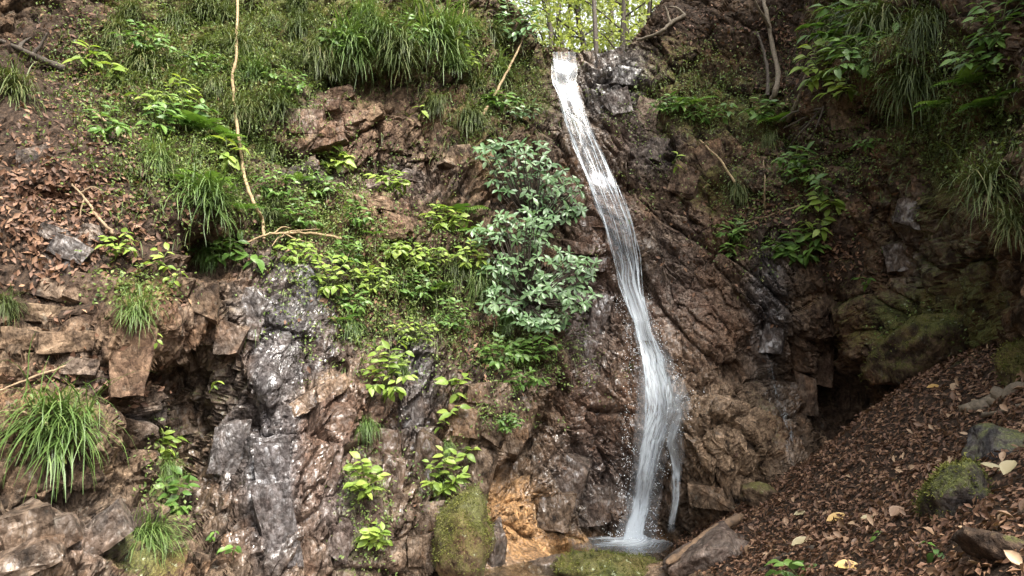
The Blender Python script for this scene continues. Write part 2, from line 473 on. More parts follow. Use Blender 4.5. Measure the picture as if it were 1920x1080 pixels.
WET = [(540, 600, 110, 130), (520, 720, 70, 130), (500, 950, 60, 150), (620, 880, 130, 240, .8), (430, 900, 60, 180, .8), (820, 850, 110, 200, .7), (100, 1020, 160, 80, .7), (1140, 150, 90, 60), (1110, 330, 60, 150, 1, -15), (1160, 560, 70, 140), (1200, 800, 130, 220), (1080, 920, 110, 100),
       (1110, 620, 60, 120), (1440, 560, 40, 130, .9), (1470, 780, 40, 130, .9), (1690, 400, 40, 150, .6), (780, 740, 60, 150, .9), (740, 330, 120, 50, .4), (130, 480, 60, 60, .6), (1000, 820, 70, 120, .6), (340, 800, 60, 200, .5), (1300, 650, 110, 120, .25), (960, 1050, 120, 40, .9), (600, 240, 80, 60, .35), (1800, 480, 120, 120, .4)]
GRAY = [(512, 840, 42, 150, .9), (540, 610, 95, 140), (520, 740, 50, 100), (505, 960, 45, 130), (640, 960, 60, 110, .6), (130, 470, 60, 60, .7), (780, 720, 45, 110, .9), (1160, 160, 70, 70, .8), (560, 130, 30, 80, .8), (1225, 270, 60, 60, .7), (570, 330, 60, 30, .7), (290, 790, 30, 40, .7), (160, 1020, 130, 60, .35), (1440, 560, 40, 130, .8), (1690, 400, 30, 120, .5), (740, 340, 110, 40, .4), (1110, 900, 110, 90, .4), (60, 250, 80, 120, .5), (160, 700, 60, 40, .5), (1110, 620, 50, 110, .7), (1270, 500, 60, 120, .35), (430, 830, 30, 100, .8)]
TAN = [(695, 190, 40, 50, .9), (685, 420, 45, 70, .8), (960, 965, 75, 55, 1.2), (1000, 1025, 110, 25, .8), (610, 725, 60, 26, .7, -30), (1335, 780, 120, 110, .75), (1370, 880, 90, 50, .7), (240, 680, 55, 80, .45), (100, 660, 110, 90, .25), (900, 320, 20, 40, .8), (980, 800, 70, 90, .3), (880, 820, 60, 80, .3), (1150, 680, 40, 120, .35), (90, 980, 70, 60, .1), (1240, 230, 30, 40, .5), (1590, 220, 40, 40, .5), (1260, 640, 60, 60, .3)]
RED = [(1130, 740, 90, 180, 1), (1290, 640, 120, 110, .9), (1120, 500, 40, 100, .8), (640, 240, 120, 80, .6), (700, 380, 80, 70, .7), (600, 850, 130, 220, .8), (1310, 420, 90, 160, .3), (240, 620, 120, 120, .4), (1180, 240, 50, 60, .6), (1560, 680, 60, 120, .6), (1150, 400, 60, 80, .6)]
MOSS = [(1720, 430, 130, 220, .55), (1850, 560, 120, 100, .6), (1560, 560, 70, 160, .4), (400, 100, 260, 160), (740, 70, 250, 90), (760, 540, 190, 130, .62), (880, 250, 70, 80, .7), (1310, 140, 170, 90, .75), (1330, 230, 140, 60, .6), (1740, 620, 130, 70, 1), (1800, 230, 200, 200, .6), (250, 555, 80, 45, .9), (400, 700, 70, 150, .55), (1000, 650, 130, 60, .6), (680, 970, 60, 130, .8), (820, 900, 60, 120, .55), (270, 1050, 80, 60, .9), (330, 930, 40, 120, .6), (110, 790, 90, 50, .7), (640, 380, 100, 100, .5), (1000, 170, 60, 90, .7), (1350, 360, 80, 50, .6), (1050, 1000, 110, 80, .35), (1650, 60, 150, 70, .7), (980, 790, 80, 40, .5), (1210, 420, 30, 100, .3), (440, 300, 120, 160, .5), (1460, 220, 60, 60, .5), (1430, 800, 30, 110, .5), (1300, 330, 100, 60, .45), (1560, 720, 60, 120, .35)]
SAND = [(1150, 1030, 150, 22, 1), (955, 965, 75, 60, 1.3), (990, 1025, 110, 26, 1), (1060, 1015, 80, 16, .8)]
SOIL = [(120, 380, 230, 190, 1.1), (150, 120, 220, 120, .8), (680, 600, 80, 40, .9), (1430, 400, 70, 35, 1), (1470, 120, 70, 160, .8), (1570, 480, 60, 70, .8), (900, 660, 50, 80, .6), (1300, 40, 120, 60, .6), (1800, 100, 150, 80, .5), (90, 560, 120, 60, .5), (330, 330, 160, 120, .6), (1580, 300, 60, 80, .4)]


def upper(x, y):
    """height of the valley floor and banks above the lip of the fall"""
    xc = 1.12 + 0.105 * (y - 10.5)
    d = np.maximum(np.abs(x - xc) - 0.60, 0.0)
    s = np.where(x < xc, 1.15, 1.45)
    back = np.maximum(y - 14.0, 0)
    z = 6.84 + 0.05 * (y - 10.5) + back * 0.30
    return z + np.minimum(d * s, 2.2 + 0.9 * d)


def col_axis():
    f = np.concatenate([np.linspace(-115, -64, 90, endpoint=False), np.linspace(-64, 66, 1010, endpoint=False), np.linspace(66, 112, 80)])
    return np.radians(f)


phi = col_axis()
zz = np.concatenate([np.linspace(-0.6, 0.0, 14, endpoint=False), np.linspace(0, 7.9, 500, endpoint=False), np.linspace(7.9, 10.0, 40)])
PH, ZZ = np.meshgrid(phi, zz)
nr, nc = PH.shape
ph, z = PH.ravel(), ZZ.ravel()
cph, cz = np.meshgrid(np.linspace(phi[0], phi[-1], 260), np.linspace(-0.6, 10.0, 130))
coarse = ev_cliff(np.stack([cph.ravel() * 6, cz.ravel()], 1)).reshape(cph.shape)


def bilin(G, x0, x1, y0, y1, x, y):
    h, w = G.shape
    fx = np.clip((x - x0) / (x1 - x0) * (w - 1), 0, w - 1.001); fy = np.clip((y - y0) / (y1 - y0) * (h - 1), 0, h - 1.001)
    i, j = fx.astype(int), fy.astype(int); a, b = fx - i, fy - j
    return (G[j, i] * (1 - a) + G[j, i + 1] * a) * (1 - b) + (G[j + 1, i] * (1 - a) + G[j + 1, i + 1] * a) * b


r = np.maximum(bilin(coarse, phi[0], phi[-1], -0.6, 10.0, ph, z), 2.6)


def cyl(r, ph, z):
    return np.stack([AX + r * np.sin(ph), AY + r * np.cos(ph), z], 1)


P = cyl(r, ph, z)
qx, qy = project(P)
for d in DENTS:
    a = math.radians(d[5]) if len(d) > 5 else 0
    dx, dy = qx - d[0], qy - d[1]
    u, v = (dx * math.cos(a) + dy * math.sin(a)) / d[2], (-dx * math.sin(a) + dy * math.cos(a)) / d[3]
    r = r + d[4] * np.exp(-(u * u + v * v))
P = cyl(r, ph, z)
masks = dict(wet=blobs(qx, qy, WET), gray=blobs(qx, qy, GRAY), tan=blobs(qx, qy, TAN), red=blobs(qx, qy, RED), moss=blobs(qx, qy, MOSS), soil=blobs(qx, qy, SOIL), sand=blobs(qx, qy, SAND))


def normals(P):
    G = P.reshape(nr, nc, 3)
    N = np.cross(np.gradient(G, axis=0), np.gradient(G, axis=1)).reshape(-1, 3)
    return N / (np.linalg.norm(N, axis=1)[:, None] + 1e-9)


N = normals(P)
if (N[:, :2] * (P[:, :2] - np.array([AX, AY]))).sum() > 0: N = -N
warp = np.stack([fbm(P * 1.3 + 5, 3), fbm(P * 1.3 + 31, 3), fbm(P * 1.3 + 77, 3)], 1)
rocky = 1 - 0.6 * masks['soil']
amp = rocky * (1 - 0.35 * masks['moss']) * (1 - 0.62 * blobs(qx, qy, [(1070, 200, 50, 110, .9, -15), (1140, 430, 55, 150, .9, -18), (1200, 640, 60, 120, .9), (1225, 780, 75, 120, .9), (1195, 940, 50, 100, .9), (1300, 640, 130, 110, .6), (530, 620, 90, 150, .8), (510, 900, 50, 190, .8)]))
# bedding: steep joints that lean, closer across than along
ang = np.radians(np.where(qx < 1000, 24.0, -34.0))
ca, sa = np.cos(ang), np.sin(ang)
Q = P + 0.05 * warp
bx_, bz_ = Q[:, 0] * ca - Q[:, 2] * sa, Q[:, 0] * sa + Q[:, 2] * ca
B = np.stack([bx_, Q[:, 1], bz_], 1)
disp = 0.16 * fbm(P * 0.9, 3) + 0.30 * amp * facets(B * np.array([1.25, 1.0, 0.62]), 0.55, 0.6, 0.35, 0.03)
disp += 0.14 * amp * facets(B * np.array([3.6, 3.0, 1.7]) + 9, 0.75, 0.55, 0.3, 0.06)
disp += 0.050 * amp * facets(B * np.array([9.0, 8.0, 4.2]) + 3, 0.9, 0.6, 0.3, 0.07)
def ledges(f, o):
    b = bx_ * f + 0.35 * f * 0.12 * fbm(P * 1.1 + o, 2) + 0.28 * fbm(P * 4 + o, 3)
    q = b - np.floor(b)
    return q - 0.5 - 0.5 * np.exp(-q / 0.06)


lay = amp * np.maximum(np.clip(0.5 + 1.6 * fbm(P * 0.8 + 40, 2), 0.1, 1), blobs(qx, qy, [(1330, 790, 170, 150, 1.2), (1120, 760, 90, 160, .8)]))
disp += 0.10 * lay * ledges(2.6, 3.0) + 0.035 * lay * ledges(8.0, 9.0)
disp += 0.018 * amp * fbm(B * np.array([7.0, 5.0, 2.4]), 4, 0.55, ridge=True)
disp += 0.016 * fbm(P * 9.0, 4, 0.6) + 0.03 * masks['moss'] * fbm(P * 6.0, 3)
P = P + N * disp[:, None]
keep_v = (P[:, 2] < upper(P[:, 0], P[:, 1]) + 0.05) | (P[:, 1] < 8.0)
idx = np.arange(nr * nc).reshape(nr, nc)
F = np.stack([idx[:-1, :-1], idx[:-1, 1:], idx[1:, 1:], idx[1:, :-1]], -1).reshape(-1, 4)
F = F[keep_v[F].all(1)]
me = mesh_np('cliff', P, F, M['rock'], smooth=False)
for k, v in masks.items(): attr(me, k, v)
cliff = tag(link('cliff', me), 'steep broken brown rock wall of the gorge with wet and mossy patches', kind='structure')

# ------------------------------------------------------------------ ground: pool bed and leaf-covered bank
gp = [(0.1, 8.7, 0.30), (-0.2, 8.2, 0.38), (0.1, 8.0, 0.12), (0.65, 8.8, -0.10), (1.3, 8.6, -0.15), (1.0, 8.2, -0.14), (1.7, 8.5, -0.08), (0.2, 7.5, -0.06), (-0.4, 7.0, -0.05), (0.9, 7.3, -0.02), (1.6, 7.8, -0.04), (2.05, 8.4, 0.18), (-0.6, 6.0, -0.15), (-1.5, 5.5, -0.2), (-2.5, 4.0, -0.1),
      (1.75, 5.7, 0.30), (2.1, 7.2, 0.40), (2.96, 7.7, 0.9), (3.62, 7.3, 1.5), (3.95, 6.9, 1.85), (4.3, 6.3, 2.05), (2.25, 5.0, 0.73), (2.36, 4.0, 0.9), (2.1, 3.2, 0.94), (3.05, 4.8, 1.26), (2.94, 5.6, 1.01), (3.6, 4.6, 1.6), (4.6, 4.5, 2.2), (5.5, 5.5, 3.0), (4.5, 2.0, 1.9), (1.2, 4.0, 0.15), (0.8, 5.5, -0.05), (0.3, 2.0, 0.1), (0, -2, 0.1), (-4, 1, 0.1), (5, -2, 1.6), (3.0, 8.7, 0.45), (3.5, 8.4, 0.75), (4.5, 8.5, 1.5), (2.4, 8.8, 0.3), (0, 10, 0.4), (-3, 8, 0.0), (5.5, 9.5, 2.4)]
ga = np.array(gp)
ev_ground = tps_fit(ga[:, :2], ga[:, 2], 2e-3)
gx, gy = np.meshgrid(np.linspace(-6, 6.5, 330), np.linspace(-3, 10, 340))
gv = np.stack([gx.ravel(), gy.ravel()], 1)
gz = ev_ground(gv)
G3 = np.column_stack([gv, gz])
gz = gz + 0.05 * fbm(G3 * 1.6, 4) + 0.02 * fbm(G3 * 7, 3) + 0.05 * np.where(gv[:, 0] < 1.7, facets(G3 * 3.0, 0.6, 0.6, 0.2, 0.08), 0)
G3[:, 2] = gz
gi = np.arange(330 * 340).reshape(340, 330)
GF = np.stack([gi[:-1, :-1], gi[:-1, 1:], gi[1:, 1:], gi[1:, :-1]], -1).reshape(-1, 4)
gme = mesh_np('ground', G3, GF, M['rock'])
bank = np.clip((G3[:, 0] - 1.5 + 0.25 * perlin(G3 * 2)) / 0.4, 0, 1)
gpx, gpy = project(G3)
attr(gme, 'sand', blobs(gpx, gpy, SAND)); attr(gme, 'soil', bank); attr(gme, 'tan', (1 - bank) * 0.85); attr(gme, 'wet', (1 - bank) * 0.8)
attr(gme, 'moss', blobs(gpx, gpy, [(1740, 640, 120, 60, .7)])); attr(gme, 'gray', 0 * bank); attr(gme, 'red', 0 * bank)
ground = tag(link('ground', gme), 'pool bed and bank of dark soil at the foot of the cliff', kind='structure')

# valley floor behind the lip
hx, hy = np.meshgrid(np.linspace(-10, 18, 200), np.linspace(9.6, 60, 260))
hv = np.stack([hx.ravel(), hy.ravel()], 1)
hz = upper(hv[:, 0], hv[:, 1])
H3 = np.column_stack([hv, hz])
nh = fbm(H3 * 0.8, 4)
H3[:, 2] += 0.12 * nh * np.clip((hv[:, 1] - 10.6), 0, 1.5)
hi_ = np.arange(200 * 260).reshape(260, 200)
HF = np.stack([hi_[:-1, :-1], hi_[:-1, 1:], hi_[1:, 1:], hi_[1:, :-1]], -1).reshape(-1, 4)
pr = np.hypot(H3[:, 0] - AX, H3[:, 1] - AY); pp = np.arctan2(H3[:, 0] - AX, H3[:, 1] - AY)
rc = bilin(coarse, phi[0], phi[-1], -0.6, 10.0, pp, H3[:, 2])
ok = (pr > rc - 0.03)
HF = HF[ok[HF].all(1)]
hme = mesh_np('valley', H3, HF, M['rock'])
nH = len(H3); dxl = np.abs(H3[:, 0] - 1.12 - 0.105 * (H3[:, 1] - 10.5))
attr(hme, 'soil', np.clip((dxl - 0.7) * 2, 0, 0.9)); attr(hme, 'moss', np.clip((dxl - 0.6), 0, 0.6)); attr(hme, 'wet', (dxl < 0.7) * 0.9)
attr(hme, 'tan', np.zeros(nH)); attr(hme, 'gray', (dxl < 0.7) * 0.6); attr(hme, 'red', np.zeros(nH))
valley = tag(link('hillside', hme), 'wooded valley floor rising behind the lip of the fall', kind='structure')

bpy.context.view_layer.update()
SURF = [cliff, ground, valley]


def hit(px, py, surfs=None):
    d = ray(px, py).normalized()
    best = None
    for s in (surfs or SURF):
        okk, loc, nor, i = s.ray_cast(CAM, d)
        if okk:
            t = (loc - CAM).length
            if best is None or t < best[0]:
                if nor.dot(d) > 0: nor = -nor
                best = (t, loc.copy(), nor.copy())
    return best


def spot(px, py, surfs=None):
    h = hit(px, py, surfs)
    k = 0
    while h is None and k < 40:
        k += 1
        h = hit(px, py + 4 * k, surfs)
    return h


def mpp(t):            # metres per photo pixel at range t
    return t / FPX / 1.08


# ------------------------------------------------------------------ separate stones
def rock_mesh(name, seed, size, flat=1.0, sub=4, planes=16, rough=0.03, mat=None, at=None):
    rr = np.random.default_rng(seed)
    bm = bmesh.new(); bmesh.ops.create_icosphere(bm, subdivisions=sub, radius=1.0)
    V = np.array([v.co[:] for v in bm.verts]); Fc = np.array([[v.index for v in f.verts] for f in bm.faces]); bm.free()
    n = rr.normal(size=(planes, 3)); n /= np.linalg.norm(n, axis=1)[:, None]
    dpl = rr.uniform(0.62, 1.0, planes)
    rad = np.min(np.where(V @ n.T > 0.05, dpl / np.maximum(V @ n.T, 0.05), 9), axis=1)
    rad = np.minimum(rad, 1.25)
    V = V * rad[:, None]
    V += V * (rough * 2.4 * fbm(V * 2.2 + seed, 5, 0.6))[:, None]
    V = V * np.array(size) * 1.42
    me = mesh_np(name, V, Fc, mat or M['rock'])
    for k in ('wet', 'gray', 'tan', 'moss', 'soil', 'red'):
        attr(me, k, np.full(len(V), (at or {}).get(k, 0.0)))
    return me


def block_mesh(name, seed, size, at=None):
    """an angular broken block: the hull of a knocked-about slab, cut up finely and slightly roughened"""
    rr = np.random.default_rng(seed)
    pts = [(sx * rr.uniform(.5, 1.), sy * rr.uniform(.7, 1.), sz * rr.uniform(.5, 1.)) for sx in (-1, 1) for sy in (-1, 1) for sz in (-1, 1)]
    pts += [tuple(rr.normal(0, 1, 3) * np.array([.62, .55, .62])) for _ in range(7)]
    bm = bmesh.new()
    for p_ in pts: bm.verts.new(np.clip(p_, -1.1, 1.1))
    bmesh.ops.convex_hull(bm, input=bm.verts)
    bmesh.ops.delete(bm, geom=[v for v in bm.verts if not v.link_faces], context='VERTS')
    bmesh.ops.triangulate(bm, faces=bm.faces)
    for _ in range(2):
        bmesh.ops.subdivide_edges(bm, edges=bm.edges, cuts=2 if _ == 0 else 1, use_grid_fill=True)
    bmesh.ops.triangulate(bm, faces=bm.faces)
    bm.verts.index_update()
    V = np.array([v.co[:] for v in bm.verts]); Fc = np.array([[v.index for v in f.verts] for f in bm.faces]); bm.free()
    tp = (at or {}).get('taper', 0.0)
    V[:, 0] *= 1 - tp * (1 - np.clip(V[:, 2], -1, 1)) / 2
    V[:, 0] += tp * 0.35 * V[:, 2]
    V = V * np.array(size)
    V += np.stack([perlin(V * 14 + seed + k * 9) for k in range(3)], 1) * 0.012 + np.stack([perlin(V * 40 + seed + k * 9) for k in range(3)], 1) * 0.006
    me = mesh_np(name, V, Fc, M['rock'], smooth=False)
    for k in ('wet', 'gray', 'tan', 'moss', 'soil', 'red'):
        attr(me, k, np.full(len(V), (at or {}).get(k, 0.0)))
    return me


def stone(px, py, w, h, dep, tilt, seed, sink=0.35, parent=None, name='stone', at=None, planes=14, surfs=None, rough=0.03):
    """w, h, dep: size in photo pixels at its own distance; tilt in degrees in the plane of the wall"""
    s = spot(px, py, surfs)
    k = mpp(s[0]) * 0.5
    if at is None:
        a = np.array([float(px)]); b = np.array([float(py)])
        at = {n_: float(blobs(a, b, L)[0]) for n_, L in (('wet', WET), ('gray', GRAY), ('tan', TAN), ('moss', MOSS), ('red', RED))}
        at['moss'] *= 0.6; at['soil'] = 0
    if parent is not None or planes < 24:
        me = block_mesh(name, seed, (w * k * 1.15, dep * k, h * k * 1.15), at)
    else:
        me = rock_mesh(name, seed, (w * k, dep * k, h * k), planes=planes, at=at, rough=rough)
    o = link(name, me, parent)
    d = (s[1] - CAM).normalized()
    o.location = s[1] + d * (dep * k * (sink * 2 - 1))
    rz = math.atan2(-d.x, d.y)
    o.rotation_euler = (Euler((0, 0, rz)).to_matrix() @ Matrix.Rotation(math.radians(tilt), 3, 'Y')).to_euler()
    return o


emb = [  # set into the wall: px, py, w, h, depth, tilt
    (170, 1015, 130, 54, 90, -38), (95, 1005, 90, 50, 90, -30), (40, 985, 80, 60, 80, -20), (40, 1050, 120, 60, 100, -25), (150, 690, 50, 34, 50, 5), (160, 710, 60, 24, 50, -8),
    (295, 780, 34, 46, 40, 15), (345, 785, 50, 60, 60, -20), (180, 545, 90, 70, 80, 8), (120, 640, 90, 40, 70, -6), (45, 640, 80, 36, 70, 4), (60, 590, 110, 36, 80, 3), (100, 545, 70, 34, 60, 8),
    (520, 1000, 70, 170, 50, -12), (510, 880, 60, 110, 40, -6), (430, 840, 60, 110, 50, 8), (590, 745, 80, 32, 50, -32), (620, 730, 60, 30, 50, -25), (640, 790, 44, 60, 40, 20), (560, 560, 90, 120, 40, 10), (590, 640, 70, 80, 40, 14), (470, 590, 50, 90, 40, 12),
    (625, 870, 34, 90, 40, 8), (640, 1010, 40, 80, 50, 16), (580, 1040, 46, 60, 50, 25), (615, 960, 34, 50, 40, 22), (570, 990, 40, 70, 40, 24),
    (720, 840, 60, 90, 50, 6), (770, 760, 50, 110, 40, 0), (800, 870, 50, 120, 50, 10), (870, 860, 50, 70, 50, 10), (900, 890, 50, 90, 60, 18), (870, 790, 70, 60, 50, 10), (690, 980, 60, 130, 60, 0), (740, 920, 50, 130, 50, 4), (800, 980, 60, 90, 60, 12), (925, 800, 60, 70, 60, 18), (960, 800, 60, 130, 60, 24), (790, 1030, 50, 60, 50, 0), (900, 740, 70, 50, 60, 5),
    (700, 215, 46, 26, 34, -40), (665, 225, 50, 26, 34, -32), (640, 180, 60, 26, 34, -30), (570, 235, 70, 50, 50, -10), (620, 260, 70, 30, 40, -28), (600, 205, 90, 30, 40, -15), (740, 215, 50, 60, 40, 20), (720, 350, 80, 26, 50, -6), (760, 330, 60, 24, 40, 12), (700, 385, 80, 30, 50, 6), (740, 420, 70, 34, 50, 10), (720, 445, 90, 24, 50, -4), (830, 270, 60, 60, 40, 20), (890, 320, 30, 46, 30, 30), (860, 300, 50, 60, 40, 25),
    (1150, 120, 60, 40, 40, -10), (1170, 150, 60, 46, 40, 12), (1160, 200, 50, 50, 40, -20), (1215, 220, 50, 60, 40, 14), (1230, 285, 44, 50, 40, 20), (1200, 300, 40, 56, 40, -14), (1110, 420, 60, 30, 50, 5), (1090, 470, 70, 30, 50, 10), (1110, 500, 60, 30, 50, 0), (1120, 600, 50, 90, 50, 12), (1090, 660, 50, 80, 50, 16),
    (1340, 930, 90, 40, 60, 4), (1060, 900, 90, 120, 60, 24), (1110, 950, 90, 80, 50, 10), (1040, 960, 70, 80, 60, 10),
    (1290, 340, 60, 60, 40, 20), (1330, 300, 60, 50, 40, -20), (1540, 680, 40, 90, 50, 4), (1510, 740, 40, 90, 50, 2), (1560, 600, 60, 70, 50, 0), (1700, 400, 40, 60, 40, 8), (1690, 480, 50, 50, 40, -6), (1730, 350, 40, 60, 40, 4), (1600, 230, 70, 50, 50, 0), (1450, 620, 40, 80, 40, 8),
    (60, 300, 60, 34, 40, -20), (130, 470, 60, 40, 50, 16), (100, 440, 50, 30, 40, 20), (170, 440, 40, 30, 40, 0), (330, 540, 70, 40, 60, 4), (380, 560, 60, 70, 60, 10), (430, 640, 50, 60, 50, 12)]
stone(245, 672, 95, 130, 90, -4, 121, sink=0.70, parent=cliff, at=dict(tan=.15, red=.6, taper=.5))
for i, e in enumerate(emb):
    stone(*e, seed=100 + i, sink=0.74, parent=cliff)


def boulder(px, py, w, h, dep, tilt, seed, label, at, name='boulder', sink=0.45, surfs=None, planes=26, rough=0.05, cat='boulder'):
    o = stone(px, py, w, h, dep, tilt, seed, sink, None, name, at, planes, surfs, rough)
    return tag(o, label, cat)


boulder(868, 1022, 98, 142, 100, 6, 501, 'rounded olive green mossy boulder at the left edge of the pool', dict(moss=.88, tan=.3, wet=.2), name='mossy_boulder', sink=-0.35, planes=60)
boulder(1150, 1076, 190, 60, 150, 3, 502, 'low flat rock covered in bright green moss in front of the fall', dict(moss=.95, wet=.2), name='mossy_rock', sink=0.45, planes=50)
boulder(1325, 1046, 140, 64, 120, -24, 503, 'bare grey brown rock under the fallen log beside the pool', dict(gray=.4, red=.4, wet=.3), name='rock', sink=0.5)
boulder(925, 1040, 46, 110, 60, 8, 504, 'narrow wet dark stone wedged behind the rounded mossy boulder', dict(wet=.8, gray=.5), name='rock', sink=0.5)
boulder(1790, 940, 90, 120, 100, 28, 505, 'mossy green grey stone lying in the leaf litter of the right bank', dict(moss=.75, gray=.6), name='mossy_stone', sink=0.42, planes=30)
boulder(1880, 850, 100, 80, 80, -10, 506, 'pale lichen covered stone at the right edge above the mossy stone', dict(moss=.55, gray=.9), name='stone', sink=0.45, planes=28)
boulder(1915, 700, 55, 100, 60, 0, 507, 'dark green mossy stone at the right edge behind the log', dict(moss=.85), name='mossy_stone', sink=0.42, planes=30)
boulder(1030, 1068, 90, 40, 70, 4, 508, 'small dark wet stone between the two mossy rocks', dict(wet=.9, gray=.3, tan=.2), name='stone', sink=0.5)
boulder(1765, 640, 210, 90, 150, -20, 509, 'dark green mossy hump of rock at the top of the leafy bank', dict(moss=.8), name='mossy_rock', sink=0.5, planes=40)
boulder(1430, 935, 60, 40, 50, 5, 510, 'small mossy brown stone at the foot of the tan rock bulge', dict(moss=.6, tan=.3), name='stone', sink=0.45)
boulder(1890, 1040, 120, 50, 90, 20, 511, 'brown soil crusted stone in the bottom right corner', dict(soil=.7, moss=.3), name='stone', sink=0.5)

# ------------------------------------------------------------------ water
Wout = [(98, 1032, 1084), (125, 1030, 1086), (150, 1030, 1086), (180, 1044, 1094), (240, 1062, 1114), (300, 1084, 1142), (360, 1107, 1168), (420, 1129, 1190), (480, 1147, 1200), (540, 1164, 1204), (600, 1184, 1217), (650, 1193, 1240), (700, 1198, 1262), (750, 1195, 1280), (790, 1194, 1276), (830, 1192, 1252), (870, 1189, 1240), (910, 1184, 1230), (950, 1177, 1222), (1000, 1166, 1216), (1024, 1150, 1226)]
wy, wl, wr = (np.array([w[i] for w in Wout], float) for i in range(3))


def drape(pts, off, blur=9, rows=None):
    """pixel grid (rows, cols, 2) -> points on the rock, smoothed along the flow and lifted off by off metres"""
    R_, K_, _ = pts.shape
    T = np.zeros((R_, K_))
    for i in range(R_):
        for j in range(K_):
            h = spot(pts[i, j, 0], pts[i, j, 1])
            T[i, j] = h[0]
    k = np.exp(-np.linspace(-2, 2, blur) ** 2); k /= k.sum()
    pad = blur // 2
    Ts = np.empty_like(T)
    for j in range(K_):
        e = np.pad(T[:, j], pad, mode='edge')
        mn = np.array([e[i:i + blur].min() for i in range(R_)])
        Ts[:, j] = np.convolve(np.pad(mn, pad, mode='edge'), k, 'valid')
    if K_ > 3:
        Ts = (np.roll(Ts, 1, 1) + Ts * 2 + np.roll(Ts, -1, 1)) / 4 if False else Ts
    if K_ > 8:
        Ts = 0.5 * Ts + 0.5 * Ts.mean(1, keepdims=True)
    Ts = np.minimum(Ts, T + 0.02) - off
    out = np.zeros((R_, K_, 3))
    for i in range(R_):
        for j in range(K_):
            d = ray(*pts[i, j]).normalized()
            out[i, j] = CAM + d * Ts[i, j]
    return out


def water_mesh(name, G, edge, dens, mat, parent):
    R_, K_, _ = G.shape
    ii = np.arange(R_ * K_).reshape(R_, K_)
    Fc = np.stack([ii[:-1, :-1], ii[:-1, 1:], ii[1:, 1:], ii[1:, :-1]], -1).reshape(-1, 4)
    me = mesh_np(name, G.reshape(-1, 3), Fc, mat)
    attr(me, 'edge', edge); attr(me, 'whiteness', dens)
    wd = np.concatenate([np.zeros((R_, 1)), np.cumsum(np.linalg.norm(np.diff(G, axis=1), axis=2), 1)], 1)
    ln = np.concatenate([np.zeros((1, K_)), np.cumsum(np.linalg.norm(np.diff(G, axis=0), axis=2), 0)], 0)
    mid = K_ // 2
    U = wd - wd[:, mid:mid + 1]; Vv = np.repeat(ln[:, mid:mid + 1], K_, 1)
    uvl = me.uv_layers.new(name='flow')
    li = np.empty(len(me.loops), np.int32); me.loops.foreach_get('vertex_index', li)
    uv = np.stack([U.ravel()[li], Vv.ravel()[li]], 1).astype(np.float32)
    uvl.data.foreach_set('uv', uv.ravel())
    return link(name, me, parent)


base = spot(1190, 1018)[1]
fall = tag(empty('waterfall', base), 'tall thin white waterfall running slantwise down the rock into the pool', 'waterfall')
bpy.context.view_layer.update()


def wpart(name, px_grid, off, edge, dens, mat, blur=9):
    G = drape(px_grid, off, blur) - np.array(base)
    return water_mesh(name, G, edge.ravel(), dens.ravel(), mat, fall)


rows, colsn = 220, 15
ys = np.linspace(97, 1024, rows); sx = np.linspace(0, 1, colsn)
Lx, Rx = np.interp(ys, wy, wl), np.interp(ys, wy, wr)
jit = np.interp(np.arange(rows), np.arange(0, rows, 6), rng.normal(0, 2.5, len(np.arange(0, rows, 6))))
mid_ = (Lx + Rx) / 2; hw = (Rx - Lx) / 2 * np.interp(ys, [97, 500, 620, 760, 1024], [0.86, 0.84, 0.92, 0.84, 0.86])
Lx = mid_ - hw + jit; Rx = mid_ + hw - jit[::-1]
gpix = np.stack([Lx[:, None] + (Rx - Lx)[:, None] * sx[None], np.repeat(ys[:, None], colsn, 1)], -1)
edge = np.repeat((np.clip(np.minimum(sx, 1 - sx) * 5, 0, 1))[None], rows, 0)
dens = np.interp(ys, [97, 150, 200, 300, 450, 540, 600, 700, 760, 800, 950, 1024], [.40, .24, .32, .28, .36, .56, .78, .76, .68, .70, .86, 1.05])[:, None] + 0.14 * np.exp(-((sx[None] - 0.12) / 0.13) ** 2) * (ys[:, None] < 560) + 0.10 * np.exp(-((sx[None] - 0.72) / 0.09) ** 2) * (ys[:, None] < 560)
top = ys < 640
wpart('upper_sheet', gpix[top], 0.035, edge[top], dens[top], M['fall'], 17)
low = ys > 615
e2 = edge[low] * np.clip((ys[low][:, None] - 615) / 40, 0, 1)
wpart('lower_froth', gpix[low], 0.05, e2, dens[low], M['froth'], 21)


def ribbon(path, widths, off, dens_v, mat, name, blur=7, step=7, wob=2.0, cols=4):
    path = np.array(path, float)
    seg = np.concatenate([[0], np.cumsum(np.hypot(*np.diff(path, axis=0).T))])
    n = max(6, int(seg[-1] / step)); s = np.linspace(0, seg[-1], n)
    x = np.interp(s, seg, path[:, 0]); y = np.interp(s, seg, path[:, 1]); w = np.interp(s, seg, widths)
    x = x + np.interp(s, np.arange(0, seg[-1] + 40, 40), rng.normal(0, wob, len(np.arange(0, seg[-1] + 40, 40))))
    cc = np.linspace(-0.5, 0.5, cols)
    g = np.stack([x[:, None] + w[:, None] * cc[None], np.repeat(y[:, None], cols, 1)], -1)
    ed = np.clip((0.5 - np.abs(cc)) * 5, 0, 1)[None] * np.clip(np.minimum(s, seg[-1] - s) / 25, 0, 1)[:, None]
    return wpart(name, g, off, ed, np.full(g.shape[:2], dens_v), mat, blur)


